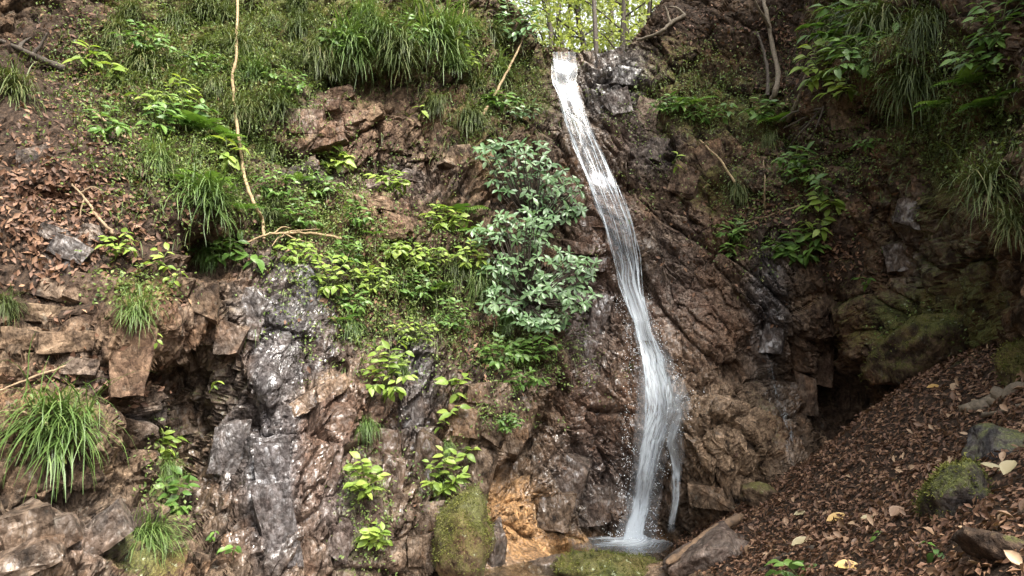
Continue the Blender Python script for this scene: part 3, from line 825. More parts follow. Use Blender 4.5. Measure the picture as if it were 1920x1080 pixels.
for k in range(34):                       # separate strands inside the fall
    s0 = rng.random(); s1 = np.clip(s0 + rng.normal(0, .12), .04, .96)
    if k < 9: s0 = s1 = 0.06 + 0.05 * rng.random()
    elif k < 15: s0 = 0.80 + 0.06 * rng.random(); s1 = 0.72 + 0.06 * rng.random()
    y0 = rng.uniform(97, 640); y1 = min(1015, y0 + rng.uniform(150, 420))
    yy = np.linspace(y0, y1, 12); ss = np.linspace(s0, s1, 12)
    ss = np.where(yy > 600, 0.5 + (ss - 0.5) * 0.7, ss)
    xx = np.interp(yy, wy, wl) + ss * (np.interp(yy, wy, wr) - np.interp(yy, wy, wl))
    ribbon(np.column_stack([xx, yy]), np.full(12, rng.uniform(2.0, 4.5)), 0.05 + 0.03 * rng.random(), 0.42, M['strand'], 'strand', wob=1.5, step=10, blur=13)
wide = ys > 540
wm_ = (Lx + Rx)[wide] / 2 + 4; ww = (Rx - Lx)[wide] * np.interp(ys[wide], [540, 700, 900, 1024], [1.0, 1.35, 1.7, 1.9])
gw = np.stack([wm_[:, None] + ww[:, None] * (sx[None] - 0.5), np.repeat(ys[wide][:, None], colsn, 1)], -1)
wpart('side_spray', gw, 0.10, edge[wide] * np.clip((ys[wide][:, None] - 540) / 60, 0, 1), np.full(gw.shape[:2], 0.14), M['froth'], 11)
ribbon([(1262, 740), (1272, 775), (1258, 830), (1270, 880), (1264, 940), (1256, 1000)], [26, 24, 20, 22, 16, 14], 0.05, 0.48, M['strand'], 'side_branch', cols=6)
ribbon([(1240, 760), (1262, 800), (1275, 850), (1272, 890)], [30, 34, 24, 14], 0.05, 0.46, M['froth'], 'side_branch', cols=6)
ribbon([(1215, 790), (1232, 840), (1222, 900), (1205, 960)], [16, 22, 20, 18], 0.06, 0.55, M['froth'], 'strand', cols=5)

# drops thrown up at the foot and along the edge of the fall
dv, df = [], []
bmd = bmesh.new(); bmesh.ops.create_icosphere(bmd, subdivisions=1, radius=1)
dV = np.array([v.co[:] for v in bmd.verts]); dF = np.array([[v.index for v in f.verts] for f in bmd.faces]); bmd.free()
for k in range(1800):
    if k < 800:
        a = rng.uniform(0, 2 * math.pi); q = abs(rng.normal(0, 0.22))
        p = np.array([q * math.cos(a), -0.1 + q * math.sin(a) * 0.8, abs(rng.normal(0, 0.16)) * math.exp(-q)])
        p = p + np.array(base)
    else:
        y = rng.uniform(560, 1000); s = rng.choice([-0.15, 1.12]) + rng.normal(0, 0.12)
        x = np.interp(y, wy, wl) + s * (np.interp(y, wy, wr) - np.interp(y, wy, wl))
        h = spot(x, y)
        p = np.array(h[1] + h[2] * rng.uniform(0.02, 0.16))
    dv.append(dV * rng.uniform(0.002, 0.006) + p - np.array(base)); df.append(dF + len(dv) * len(dV) - len(dV))
tdrop = NT('drops'); dp = tdrop.n('ShaderNodeBsdfPrincipled', Roughness=0.1); tdrop.set(dp.inputs['Base Color'], (0.8, 0.84, 0.88)); tdrop.set(tdrop.out.inputs[0], dp)
tag(link('spray', mesh_np('spray', np.vstack(dv), np.vstack(df), tdrop.m), fall), kind='stuff')

# froth on the pool
n_f = 60
fv, fd = [], []
fg = np.zeros((14, 40, 3)); fe = np.zeros((14, 40))
for i in range(14):
    for j in range(40):
        a = j / 39 * 2 * math.pi; q = 0.05 + i / 13 * 0.72 * (1 + 0.25 * math.sin(3 * a + 1) + 0.12 * math.sin(7 * a))
        fg[i, j] = (q * math.cos(a) * 1.25 + 0.02, q * math.sin(a) * 0.85 - 0.12, 0.006 + 0.07 * math.exp(-q * 7) + 0.006 * math.sin(9 * a + 8 * q) - base.z)
        fe[i, j] = min(1, (13 - i) / 9)
fme = water_mesh('foam', fg, fe.ravel(), np.full(560, 0.70), M['froth'], fall)

# the trickle on the right
tb = spot(1487, 872)[1]
fall = tag(empty('trickle', tb), 'faint thin trickle of water down the right side of the rock bulge', 'trickle')
base_main, base = base, tb
ribbon([(1424, 620), (1432, 660), (1450, 720), (1474, 790), (1482, 830), (1487, 874)], [14, 18, 24, 26, 24, 20], 0.03, 0.52, M['trickle'], 'water_film', cols=6)
base = base_main

pv = [(-0.9 + 3.2 * i / 30, 6.6 + 2.6 * j / 30) for j in range(31) for i in range(31)]
pV = np.array([(x, y, 0.0) for x, y in pv]); pi_ = np.arange(31 * 31).reshape(31, 31)
pF = np.stack([pi_[:-1, :-1], pi_[:-1, 1:], pi_[1:, 1:], pi_[1:, :-1]], -1).reshape(-1, 4)
tag(link('water', mesh_np('pool', pV, pF, M['pool'])), 'shallow clear pool at the foot of the fall', kind='structure')
#PLANTS
# ------------------------------------------------------------------ plant builders
def frame(a, n):
    a = a.normalized(); n = n - a * n.dot(a)
    if n.length < 1e-4: n = a.orthogonal()
    n.normalize(); x = a.cross(n)
    return Matrix((x, a, n)).transposed()


def leaf_mesh(name, mat, width=0.42, fold=0.18, curl=0.25, nseg=4, peak=0.45, wave=0.0):
    V, Fc = [], []
    for i in range(nseg + 1):
        t = i / nseg
        w = width * (math.sin(math.pi * t ** (math.log(0.5) / math.log(peak))) ** 0.85 if 0 < t < 1 else 0.02) * 0.5
        zc = -curl * t * t
        wz = wave * math.sin(t * 9)
        V += [(-w, t, zc + fold * w * 2 + wz), (0, t, zc), (w, t, zc + fold * w * 2 - wz)]
    for i in range(nseg):
        b = i * 3
        Fc += [(b, b + 1, b + 4, b + 3), (b + 1, b + 2, b + 5, b + 4)]
    return mesh_np(name, V, Fc, mat)


def tube_np(pts, radii, sides=6):
    pts = [Vector(p) for p in pts]
    V, Fc = [], []
    for i, p in enumerate(pts):
        d = (pts[min(i + 1, len(pts) - 1)] - pts[max(i - 1, 0)]).normalized()
        u = d.orthogonal().normalized() if i == 0 else (u - d * u.dot(d)).normalized()
        v = d.cross(u)
        for k in range(sides):
            a = 2 * math.pi * k / sides
            V.append(tuple(p + (u * math.cos(a) + v * math.sin(a)) * radii[i]))
    for i in range(len(pts) - 1):
        for k in range(sides):
            k2 = (k + 1) % sides
            Fc.append((i * sides + k, i * sides + k2, (i + 1) * sides + k2, (i + 1) * sides + k))
    return V, Fc


def tubes_mesh(name, paths, mat, sides=6):
    V, Fc = [], []
    for pts, rad in paths:
        v, f = tube_np(pts, rad, sides)
        o = len(V); V += v; Fc += [tuple(i + o for i in q) for q in f]
    return mesh_np(name, V, Fc, mat)


def smooth_path(pts, n, wob=0.0, seed=0):
    rr = np.random.default_rng(seed)
    P_ = np.array([tuple(p) for p in pts], float)
    t = np.linspace(0, len(P_) - 1, n)
    out = []
    for tt in t:
        i = min(int(tt), len(P_) - 2); f = tt - i
        p0, p1, p2, p3 = P_[max(i - 1, 0)], P_[i], P_[i + 1], P_[min(i + 2, len(P_) - 1)]
        out.append(0.5 * ((2 * p1) + (-p0 + p2) * f + (2 * p0 - 5 * p1 + 4 * p2 - p3) * f * f + (-p0 + 3 * p1 - 3 * p2 + p3) * f ** 3))
    out = np.array(out)
    if wob: out[1:-1] += rr.normal(0, wob, out[1:-1].shape)
    return out


def view_axes(p):
    d = Vector((p.x - CAM.x, p.y - CAM.y, 0)).normalized()
    return Vector((d.y, -d.x, 0)), -d        # right, towards the camera


# sedge tufts --------------------------------------------------------
def tuft_mesh(name, mat, n, seed, spread=1.0, lift=0.55, droop=1.0, width=0.0095, back=0.25):
    """blades of length about 1 that leave the wall (towards -Y), rise a little and hang"""
    rr = np.random.default_rng(seed)
    V, Fc, tone = [], [], []
    SEG = 6
    for b in range(n):
        az = rr.normal(0, 0.85 * spread)
        out = np.array([math.sin(az), -math.cos(az) * (1 - back) + rr.uniform(-back, back), 0.0])
        el = rr.normal(lift, 0.5)
        d = out * math.cos(el) + np.array([0, 0, math.sin(el)])
        L = rr.uniform(0.35, 1.1)
        p = np.array([rr.normal(0, 0.16), rr.normal(0, 0.06), rr.normal(0, 0.13)])
        side = np.cross(d, [0, 0, 1.0]); side /= np.linalg.norm(side) + 1e-6
        g = droop * rr.uniform(0.7, 1.35)
        o = len(V); w0 = width * rr.uniform(0.7, 1.3)
        for i in range(SEG + 1):
            t = i / SEG
            w = w0 * (1 - t ** 2.2) * (0.6 + 0.4 * min(1, t * 4)) + 0.0012
            V += [tuple(p - side * w), tuple(p + side * w)]
            d = d + np.array([0, 0, -g * 1.9 / SEG * (0.35 + t)]) + rr.normal(0, 0.07, 3)
            d /= np.linalg.norm(d)
            p = p + d * L / SEG
        for i in range(SEG):
            a = o + 2 * i
            Fc.append((a, a + 1, a + 3, a + 2))
        tone += [min(1, max(0, rr.normal(0.42, 0.22) if rr.random() > 0.07 else 1.0))] * (2 * SEG + 2)
    me = mesh_np(name, V, Fc, mat)
    attr(me, 'tone', tone)
    return me


TUFT = {}
for k in range(5):
    TUFT['green', k] = tuft_mesh('sedge_blades', M['sedge'], 330, 40 + k, 1.0, 0.42, 1.2)
    TUFT['dark', k] = tuft_mesh('dark_sedge_blades', M['sedge_dark'], 300, 50 + k, 1.0, 0.35, 1.25)
    TUFT['hang', k] = tuft_mesh('hanging_sedge_blades', M['sedge'], 280, 60 + k, 0.7, 0.1, 1.6)
    TUFT['hangdark', k] = tuft_mesh('hanging_dark_blades', M['sedge_dark'], 280, 70 + k, 0.8, 0.1, 1.5)


def tuft(px, py, w, kind, label, group=None, tall=1.0, surfs=None):
    s = spot(px, py, surfs)
    k = mpp(s[0]) * w * 0.53
    right, tow = view_axes(s[1])
    nh = Vector((s[2].x, s[2].y, 0)) + tow * 0.8
    o = empty('grass_tuft', s[1] + s[2] * 0.02)
    o.rotation_euler = (0, 0, math.atan2(nh.x, -nh.y) + random.uniform(-0.25, 0.25))
    o.scale = (k * random.uniform(0.85, 1.2), k, k * tall * random.uniform(0.85, 1.1))
    link('blades', TUFT[kind, random.randrange(5)], o)
    return tag(o, label, 'grass tuft', group)


T_ = [
    (112, 800, 250, 'green', 'largest green sedge tuft spilling over the slabs at the lower left edge'),
    (275, 1005, 150, 'green', 'green sedge tuft on the pale mossy stone at the bottom left'),
    (385, 375, 200, 'green', 'thick drooping sedge tuft hanging over the dark hollow left of the vine foot'),
    (292, 300, 130, 'green', 'round sedge tuft at the edge of the leaf litter slope'),
    (390, 470, 110, 'hang', 'small sedge tuft hanging from the hollow below the thick drooping tuft'),
    (255, 585, 120, 'green', 'low flat sedge tuft on top of the square brown block'),
    (478, 140, 120, 'green', 'sedge tuft just right of the upper part of the pale vine'),
    (655, 85, 170, 'green', 'full sedge tuft above the orange broken rock'),
    (815, 70, 220, 'green', 'broadest sedge tuft on the ledge at the top centre'),
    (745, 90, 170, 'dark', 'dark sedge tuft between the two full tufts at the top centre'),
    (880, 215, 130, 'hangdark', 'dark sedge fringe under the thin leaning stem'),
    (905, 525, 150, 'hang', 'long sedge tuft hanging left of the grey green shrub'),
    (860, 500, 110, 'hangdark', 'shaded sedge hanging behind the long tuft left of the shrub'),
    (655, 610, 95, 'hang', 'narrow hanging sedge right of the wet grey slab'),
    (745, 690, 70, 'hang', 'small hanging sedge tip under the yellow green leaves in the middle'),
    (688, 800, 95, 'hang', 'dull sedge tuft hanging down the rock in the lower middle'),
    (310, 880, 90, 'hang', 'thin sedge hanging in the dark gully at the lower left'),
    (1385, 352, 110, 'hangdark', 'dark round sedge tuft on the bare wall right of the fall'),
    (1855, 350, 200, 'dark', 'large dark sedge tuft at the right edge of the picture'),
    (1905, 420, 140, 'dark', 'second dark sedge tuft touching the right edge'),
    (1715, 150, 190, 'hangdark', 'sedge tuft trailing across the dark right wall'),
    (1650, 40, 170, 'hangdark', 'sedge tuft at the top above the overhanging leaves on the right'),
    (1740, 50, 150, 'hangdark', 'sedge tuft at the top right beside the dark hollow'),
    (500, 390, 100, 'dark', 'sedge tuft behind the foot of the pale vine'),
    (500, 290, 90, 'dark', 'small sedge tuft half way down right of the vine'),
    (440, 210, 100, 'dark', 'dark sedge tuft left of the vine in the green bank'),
    (20, 170, 150, 'dark', 'dark sedge tuft cut off by the left edge'),
    (5, 575, 90, 'dark', 'dark sedge sprig at the left edge below the litter slope'),
    (1445, 260, 80, 'hangdark', 'withered sedge under the roots right of the fall'),
    (840, 830, 60, 'hang', 'short sedge tuft above the leafy plant near the mossy boulder'),
    (950, 590, 90, 'hang', 'sedge tuft under the left side of the shrub'),
    (820, 190, 110, 'hangdark', 'sedge fringe below the broadest top tuft'),
    (560, 60, 130, 'dark', 'dark sedge tuft left of the pale scar at the top'),
    (1560, 30, 110, 'hangdark', 'dark sedge sprig beside the leaf drift at the top right'),
]
for a in T_: tuft(*a)
gb = [(220, 60), (270, 120), (330, 40), (390, 90), (340, 160), (420, 30), (510, 40), (400, 160), (300, 200), (540, 110), (360, 230), (470, 210), (250, 20), (600, 40), (520, 200), (240, 160), (450, 90), (380, 15), (590, 100)]
gb2 = [(690, 30), (780, 20), (870, 50), (620, 130), (850, 120), (920, 60), (930, 130), (710, 60), (560, 10), (900, 160)]
ORD = ['first', 'second', 'third', 'fourth', 'fifth', 'sixth', 'seventh', 'eighth', 'ninth', 'tenth']


def rows_of(pts, cuts, names, what, kinds, group):
    """tufts told apart by their row and their place in it"""
    for r_, nm in enumerate(names):
        row = sorted(p for p in pts if cuts[r_] <= p[1] < cuts[r_ + 1])
        for j, (a, b) in enumerate(row):
            tuft(a, b, random.uniform(80, 120), kinds[(j + r_) % len(kinds)], f'sedge tuft, {ORD[j]} from left in the {nm} row of {what}', group)


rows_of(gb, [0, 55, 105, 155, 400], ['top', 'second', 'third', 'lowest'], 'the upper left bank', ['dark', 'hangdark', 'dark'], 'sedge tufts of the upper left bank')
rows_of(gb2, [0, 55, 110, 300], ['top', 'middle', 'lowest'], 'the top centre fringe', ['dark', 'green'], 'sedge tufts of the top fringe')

# broadleaf plants ---------------------------------------------------
LEAF = {}
for k in range(3):
    LEAF['bright', k] = leaf_mesh('bright_leaf', M['bright'], 0.50 + 0.06 * k, 0.15, 0.22 + 0.1 * k)
    LEAF['mid', k] = leaf_mesh('mid_leaf', M['mid'], 0.48 + 0.06 * k, 0.15, 0.25 + 0.1 * k)
    LEAF['shrub', k] = leaf_mesh('shrub_leaf', M['shrub'], 0.36 + 0.03 * k, 0.16, 0.12 + 0.12 * k, 4, 0.62)
    LEAF['fallen', k] = leaf_mesh('fallen_leaf', M['fallen'], 0.42 + 0.1 * k, 0.35, -0.25 + 0.25 * k, 4, 0.5, 0.02)


def leafy(px, py, w, h, leaf_px, kind, n_stems, per_stem, label, cat='plant', name='leafy_plant', root=(0, 0.35), out=0.16, group=None, seed=None, surfs=None, flat=0.75):
    rr = np.random.default_rng(seed if seed is not None else int(px * 7 + py))
    s = spot(px + root[0] * w, py + root[1] * h, surfs)
    k = mpp(s[0]); right, tow = view_axes(s[1])
    o = empty(name, s[1])
    paths = []; n_l = 0
    if n_stems > 4: n_stems, per_stem = int(n_stems * 1.35), int(per_stem * 1.25)
    for i in range(n_stems):
        a = 2 * math.pi * (i + rr.uniform(0, 0.7)) / n_stems; q = math.sqrt(rr.uniform(0.25, 1))
        tgt = right * (w * k * 0.5 * q * math.cos(a) - root[0] * w * k) + Vector((0, 0, h * k * (0.5 * q * math.sin(a) + root[1]))) + tow * rr.uniform(0.4, 1.2) * out
        mid = tgt * 0.5 + tow * out * 0.5 + Vector((0, 0, 0.12 * tgt.length))
        pth = smooth_path([(0, 0, 0), mid, tgt], 8)
        rad = max(0.0025, 0.9 * k)
        paths.append((pth, np.linspace(rad * 1.3, rad * 0.5, 8)))
        for j in range(per_stem):
            t = 1.0 - j / per_stem * 0.75
            idx_ = t * 7; i0 = min(int(idx_), 6)
            p = Vector(pth[i0] + (pth[i0 + 1] - pth[i0]) * (idx_ - i0))
            d = Vector(pth[i0 + 1] - pth[i0]).normalized()
            sd = 1 if j % 2 else -1
            ax = (right * sd * rr.uniform(0.5, 1.0) + d * (0.9 if j == 0 else 0.45) + tow * rr.uniform(0, 0.5) + Vector((0, 0, rr.uniform(-0.55, 0.1))))
            nrm = Vector((0, 0, flat)) + tow * (1.25 - flat) + Vector(rr.normal(0, 0.25, 3))
            L = leaf_px * k * rr.uniform(0.55, 1.0)
            m = frame(ax, nrm).to_4x4() @ Matrix.Scale(L, 4)
            m.translation = p
            lo = link('leaf', LEAF[kind, int(rr.integers(3))], o)
            lo.matrix_local = m
            n_l += 1
    link('stem', tubes_mesh('stem', paths, M['stem'], 5), o)
    return tag(o, label, cat, group)


L_ = [  # px, py, w, h, leaf, kind, stems, leaves per stem, label
    (622, 300, 90, 40, 24, 'bright', 6, 5, 'small yellow green plant in front of the broken rock left of centre'),
    (735, 340, 80, 50, 20, 'bright', 6, 5, 'yellow green leafy sprig beside the dark hollow in the middle of the wall'),
    (740, 466, 70, 30, 22, 'bright', 5, 5, 'bright yellow green leaves at the left end of the leafy band'),
    (800, 480, 100, 50, 21, 'bright', 7, 6, 'bright yellow green leaves at the right end of the leafy band'),
    (775, 530, 130, 70, 17, 'mid', 8, 6, 'loose light green plant under the yellow green leafy band'),
    (620, 515, 100, 80, 20, 'bright', 7, 6, 'pale green leafy plant right above the wet grey slab'),
    (660, 560, 90, 60, 17, 'mid', 6, 6, 'small leaved plant between the wet slab and the dry leaves'),
    (725, 690, 100, 110, 25, 'bright', 8, 6, 'bright yellow green plant hanging over the grey streaked rock'),
    (850, 720, 60, 50, 30, 'bright', 3, 4, 'upper bright yellow leaved sprig hanging near the middle'),
    (855, 768, 36, 40, 30, 'bright', 2, 3, 'lowest tip of the yellow leaved sprigs hanging near the middle'),
    (830, 796, 36, 18, 20, 'bright', 2, 3, 'tiny yellow leaves on the pale stone left of the small green cushion'),
    (685, 890, 70, 80, 25, 'bright', 6, 6, 'light green plant on the dark rock below the dull hanging sedge'),
    (838, 885, 80, 90, 24, 'bright', 6, 6, 'light green leafy plant on the rock above the mossy boulder'),
    (876, 842, 36, 30, 24, 'bright', 3, 4, 'small light green plant at the top right of the pale stones above the boulder'),
    (700, 1000, 60, 50, 24, 'bright', 5, 5, 'light green plant on the mossy rock at the bottom'),
    (300, 830, 66, 50, 24, 'bright', 5, 5, 'bright plant in the dark gully at the lower left'),
    (325, 925, 70, 80, 30, 'mid', 5, 4, 'broad leaved green plant low in the gully at the lower left'),
    (165, 110, 60, 36, 30, 'bright', 4, 4, 'pale leaved plant at the upper end of the green ridge at the left'),
    (215, 140, 50, 30, 26, 'bright', 3, 4, 'pale leaved plant second from the top on the green ridge at the left'),
    (200, 235, 70, 60, 22, 'mid', 5, 5, 'green plant on the litter slope beside the slanting stick'),
    (280, 195, 60, 40, 26, 'bright', 3, 3, 'single pale broad leaves in the middle of the green ridge'),
    (300, 230, 60, 50, 24, 'mid', 5, 5, 'green plant above the round sedge tuft'),
    (350, 215, 90, 50, 24, 'mid', 6, 5, 'green leafy plant in the bank above the fern'),
    (425, 285, 60, 50, 30, 'bright', 4, 4, 'broad pale leaves touching the vine at mid height'),
    (415, 470, 90, 50, 28, 'mid', 6, 4, 'green leaves over the dark hollow below the drooping tuft'),
    (300, 490, 40, 60, 22, 'bright', 4, 3, 'small pale leaved sprigs below the litter slope'),
    (220, 460, 60, 50, 18, 'bright', 5, 5, 'small light green plant at the foot of the litter slope'),
    (325, 525, 40, 24, 20, 'bright', 3, 3, 'tiny pale plant right of the moss cushion'),
    (292, 635, 24, 24, 18, 'bright', 2, 2, 'two pale leaves on the face of the square brown block'),
    (400, 720, 24, 20, 18, 'bright', 2, 2, 'two small leaves on the dark mossy wall left of the wet slab'),
    (430, 1020, 34, 24, 20, 'mid', 3, 3, 'small green leaves low in the shade left of the wet stone'),
    (400, 995, 24, 18, 16, 'mid', 2, 3, 'tiny leaves just above the small leaves low in the shade'),
    (485, 487, 50, 20, 34, 'mid', 3, 2, 'drooping green leaf at the top of the wet grey slab'),
    (790, 212, 36, 20, 20, 'bright', 2, 2, 'two bright leaves on the dark mossy wall at the upper centre'),
    (1600, 50, 170, 110, 27, 'mid', 12, 8, 'large leafy spray at the top right above the other leaves'),
    (1545, 120, 110, 90, 26, 'bright', 8, 6, 'bright leafy spray at the left end of the overhang on the right'),
    (1620, 105, 150, 80, 26, 'mid', 9, 6, 'leafy spray in the middle of the overhang on the right'),
    (1570, 175, 60, 40, 28, 'bright', 4, 4, 'lowest bright leaves hanging under the overhang on the right'),
    (1690, 115, 60, 30, 24, 'bright', 3, 3, 'small bright leaves at the right end of the overhang'),
    (1880, 50, 130, 90, 24, 'mid', 8, 6, 'dark leafy branch tip in the top right corner'),
    (1860, 110, 130, 60, 24, 'mid', 7, 6, 'leafy branch at the right edge under the top corner branch'),
    (1540, 385, 80, 34, 28, 'bright', 4, 4, 'green plant with flat leaves right of the dry leaf drift'),
    (1500, 460, 110, 70, 26, 'mid', 8, 6, 'leafy green plant below the dry leaf drift on the right'),
    (1545, 345, 60, 30, 24, 'mid', 4, 3, 'flat leaved sprig above the plant right of the dry leaf drift'),
    (1530, 430, 60, 40, 26, 'bright', 4, 4, 'bright leaves between the flat leaved and the lower plants on the right'),
    (1370, 470, 44, 24, 30, 'mid', 3, 3, 'small drooping green plant left of the lower right wall plants'),
    (1375, 430, 60, 50, 18, 'mid', 5, 5, 'dull green leaves under the dark round sedge tuft'),
    (1416, 477, 20, 14, 16, 'bright', 2, 1, 'pair of tiny leaves on the bare rock right of the fall'),
    (1265, 305, 24, 30, 24, 'bright', 2, 2, 'two green leaves alone on the rock right of the upper fall'),
    (1510, 320, 80, 70, 22, 'mid', 6, 5, 'green plant in the shade above the flat leaved sprigs'),
    (1490, 300, 60, 50, 20, 'mid', 5, 5, 'shaded green leaves under the tree roots'),
    (1620, 530, 40, 16, 16, 'mid', 3, 3, 'tiny leaves on the dark wall above the leafy bank'),
    (1620, 275, 60, 20, 16, 'mid', 4, 4, 'tiny plant under the dark hollow on the right'),
    (1490, 1060, 70, 36, 30, 'mid', 4, 4, 'green seedling leaves at the bottom of the leafy bank'),
    (1745, 1020, 50, 20, 24, 'mid', 2, 2, 'two dull round leaves beside the mossy stone on the bank'),
    (1655, 995, 30, 14, 22, 'mid', 2, 1, 'green leaf pair lying in the middle of the leafy bank'),
    (950, 790, 60, 44, 11, 'mid', 10, 8, 'small rounded green cushion plant on the rock left of the fall'),
    (1000, 650, 120, 60, 20, 'mid', 8, 6, 'green leafy plant under the lower side of the shrub'),
    (930, 660, 100, 70, 18, 'mid', 8, 6, 'light green plant below left of the shrub'),
    (985, 710, 80, 40, 17, 'mid', 6, 6, 'light green plant on the rock edge beneath the shrub'),
    (840, 410, 100, 50, 20, 'bright', 7, 7, 'feathery light green plant left of the shrub centre'),
    (960, 40, 150, 90, 22, 'shrub', 12, 7, 'grey green leafy bush at the left side of the notch above the fall'),
    (940, 190, 100, 40, 20, 'mid', 6, 6, 'green leaves at the top of the dark wall left of the fall'),
    (975, 215, 90, 30, 18, 'shrub', 6, 5, 'grey leaves above the top of the shrub'),
    (640, 80, 90, 60, 18, 'mid', 8, 6, 'light green leaves on top of the full sedge tuft'),
    (1260, 200, 120, 30, 15, 'mid', 8, 6, 'small leaved green plant on the ledge right of the upper fall'),
    (1330, 215, 110, 40, 16, 'mid', 7, 6, 'green plant along the ledge in the middle right of the fall'),
    (1430, 210, 70, 40, 20, 'mid', 6, 5, 'green plant at the foot of the slim tree'),
    (560, 400, 90, 70, 17, 'mid', 7, 6, 'small leaved green plant below the broken rock left of centre'),
    (600, 350, 80, 50, 17, 'mid', 6, 6, 'small leaved plant under the small yellow green plant'),
    (560, 470, 90, 60, 18, 'bright', 7, 6, 'light green plant between the vine foot and the pale leafy plant'),
    (700, 520, 100, 70, 16, 'bright', 8, 6, 'light green leaves in the middle of the green patch'),
    (850, 590, 100, 70, 15, 'mid', 8, 6, 'small green leaves left of the hanging sedge under the shrub'),
    (780, 620, 110, 50, 14, 'bright', 8, 6, 'pale small leaved plant above the grey streaked rock'),
    (650, 470, 90, 60, 15, 'mid', 8, 6, 'small leaved plant under the orange earth scar'),
    (520, 350, 90, 60, 16, 'mid', 8, 6, 'small leaved green plant right of the vine'),
    (880, 480, 80, 60, 18, 'bright', 7, 6, 'light green leaves tucked behind the left side of the lower shrub'),
    (270, 80, 100, 60, 18, 'mid', 8, 6, 'leafy plant in the left part of the upper left bank'),
    (380, 130, 100, 60, 17, 'mid', 8, 6, 'leafy plant in the middle of the upper left bank'),
    (540, 160, 80, 60, 17, 'mid', 7, 6, 'leafy plant beside the pale scar right of the vine'),
    (330, 180, 90, 50, 18, 'bright', 7, 5, 'light leafy plant low in the upper left bank'),
    (760, 60, 90, 60, 16, 'mid', 7, 6, 'leafy plant in the top fringe left of the broadest sedge'),
    (870, 110, 80, 60, 16, 'bright', 7, 5, 'light leafy plant in the top fringe right of the broadest sedge'),
    (670, 400, 60, 60, 15, 'mid', 6, 6, 'thin green plant beside the orange earth scar'),
]
for a in L_: leafy(*a)

# ferns --------------------------------------------------------------
def frond_mesh(name, seed, n=15):
    rr = np.random.default_rng(seed)
    V, Fc = [], []
    pts = [np.array([0, t, 0.30 * t - 0.55 * t * t]) for t in np.linspace(0, 1, n + 1)]
    v, f = tube_np(pts, np.linspace(0.008, 0.003, n + 1), 4)
    V += v; Fc += f
    for i in range(2, n + 1):
        t = i / n; L = 0.34 * math.sin(math.pi * min(1, 0.25 + 0.78 * t)) ** 0.8 + 0.02
        for sd in (-1, 1):
            b = pts[i]; d = np.array([sd * 1.0, 0.45, -0.15 + rr.normal(0, .08)]); d /= np.linalg.norm(d)
            w = np.array([0, 0.030, 0.004]); o = len(V)
            V += [tuple(b - w * 0.6), tuple(b + w), tuple(b + d * L * 0.55 + w * 1.0), tuple(b + d * L * 0.55 - w * 0.9)]
            Fc.append((o, o + 1, o + 2, o + 3))
            o = len(V)
            V += [tuple(b + d * L * 0.55 + w * 1.0), tuple(b + d * L + np.array([0, 0.004, -0.03])), tuple(b + d * L - np.array([0, 0.004, 0.03])), tuple(b + d * L * 0.55 - w * 0.9)]
            Fc.append((o, o + 1, o + 2, o + 3))
    return mesh_np(name, V, Fc, M['fern'])


FROND = [frond_mesh('fern_frond', 80 + k) for k in range(3)]


def fern(px, py, w, n, label, surfs=None):
    s = spot(px, py, surfs); k = mpp(s[0]) * w * 0.55
    right, tow = view_axes(s[1])
    o = empty('fern', s[1])
    for i in range(n):
        a = math.pi * (i + 0.5 + random.uniform(-.3, .3)) / n
        ax = right * math.cos(a) * 1.0 + tow * (0.35 + 0.6 * math.sin(a)) + Vector((0, 0, random.uniform(0.0, 0.5)))
        m = frame(ax, Vector((0, 0, 1)) + tow * 0.5).to_4x4() @ Matrix.Scale(k * random.uniform(0.75, 1.1), 4)
        f = link('frond', FROND[i % 3], o); f.matrix_local = m
    return tag(o, label, 'fern')


for a in [(375, 245, 120, 7, 'pale green fern left of the vine in the upper bank'), (420, 265, 90, 6, 'second fern touching the vine below the pale fern'), (395, 345, 110, 7, 'fern on top of the thick drooping sedge tuft'), (455, 395, 90, 5, 'fern with long fronds at the lower part of the vine'), (640, 600, 70, 5, 'small fern at the right rim of the wet slab'),
          (860, 400, 110, 6, 'feathery fern behind the left side of the shrub'), (900, 440, 100, 6, 'fern under the middle of the shrub'), (820, 545, 90, 6, 'fern in the green patch left of the hanging sedge'), (1665, 712, 70, 5, 'small bright fern at the top of the leafy bank'), (690, 940, 60, 5, 'little fern on the mossy rock at the bottom'),
          (1290, 200, 100, 6, 'fern on the mossy ledge right of the upper fall'), (1460, 230, 90, 6, 'fern beside the roots right of the fall'), (1780, 200, 130, 6, 'dark fern on the right wall above the large sedge'), (1860, 200, 130, 6, 'dark fern at the right edge under the branches'), (1820, 160, 120, 5, 'dark fern beneath the leafy branch at the right edge'),
          (560, 340, 70, 5, 'small fern below the dark broken block'), (330, 340, 90, 5, 'fern between the two large sedge tufts at the left'), (700, 440, 60, 4, 'small fern beside the orange earth scar'), (740, 120, 80, 5, 'fern in the top fringe above the orange rock')]:
    fern(*a)

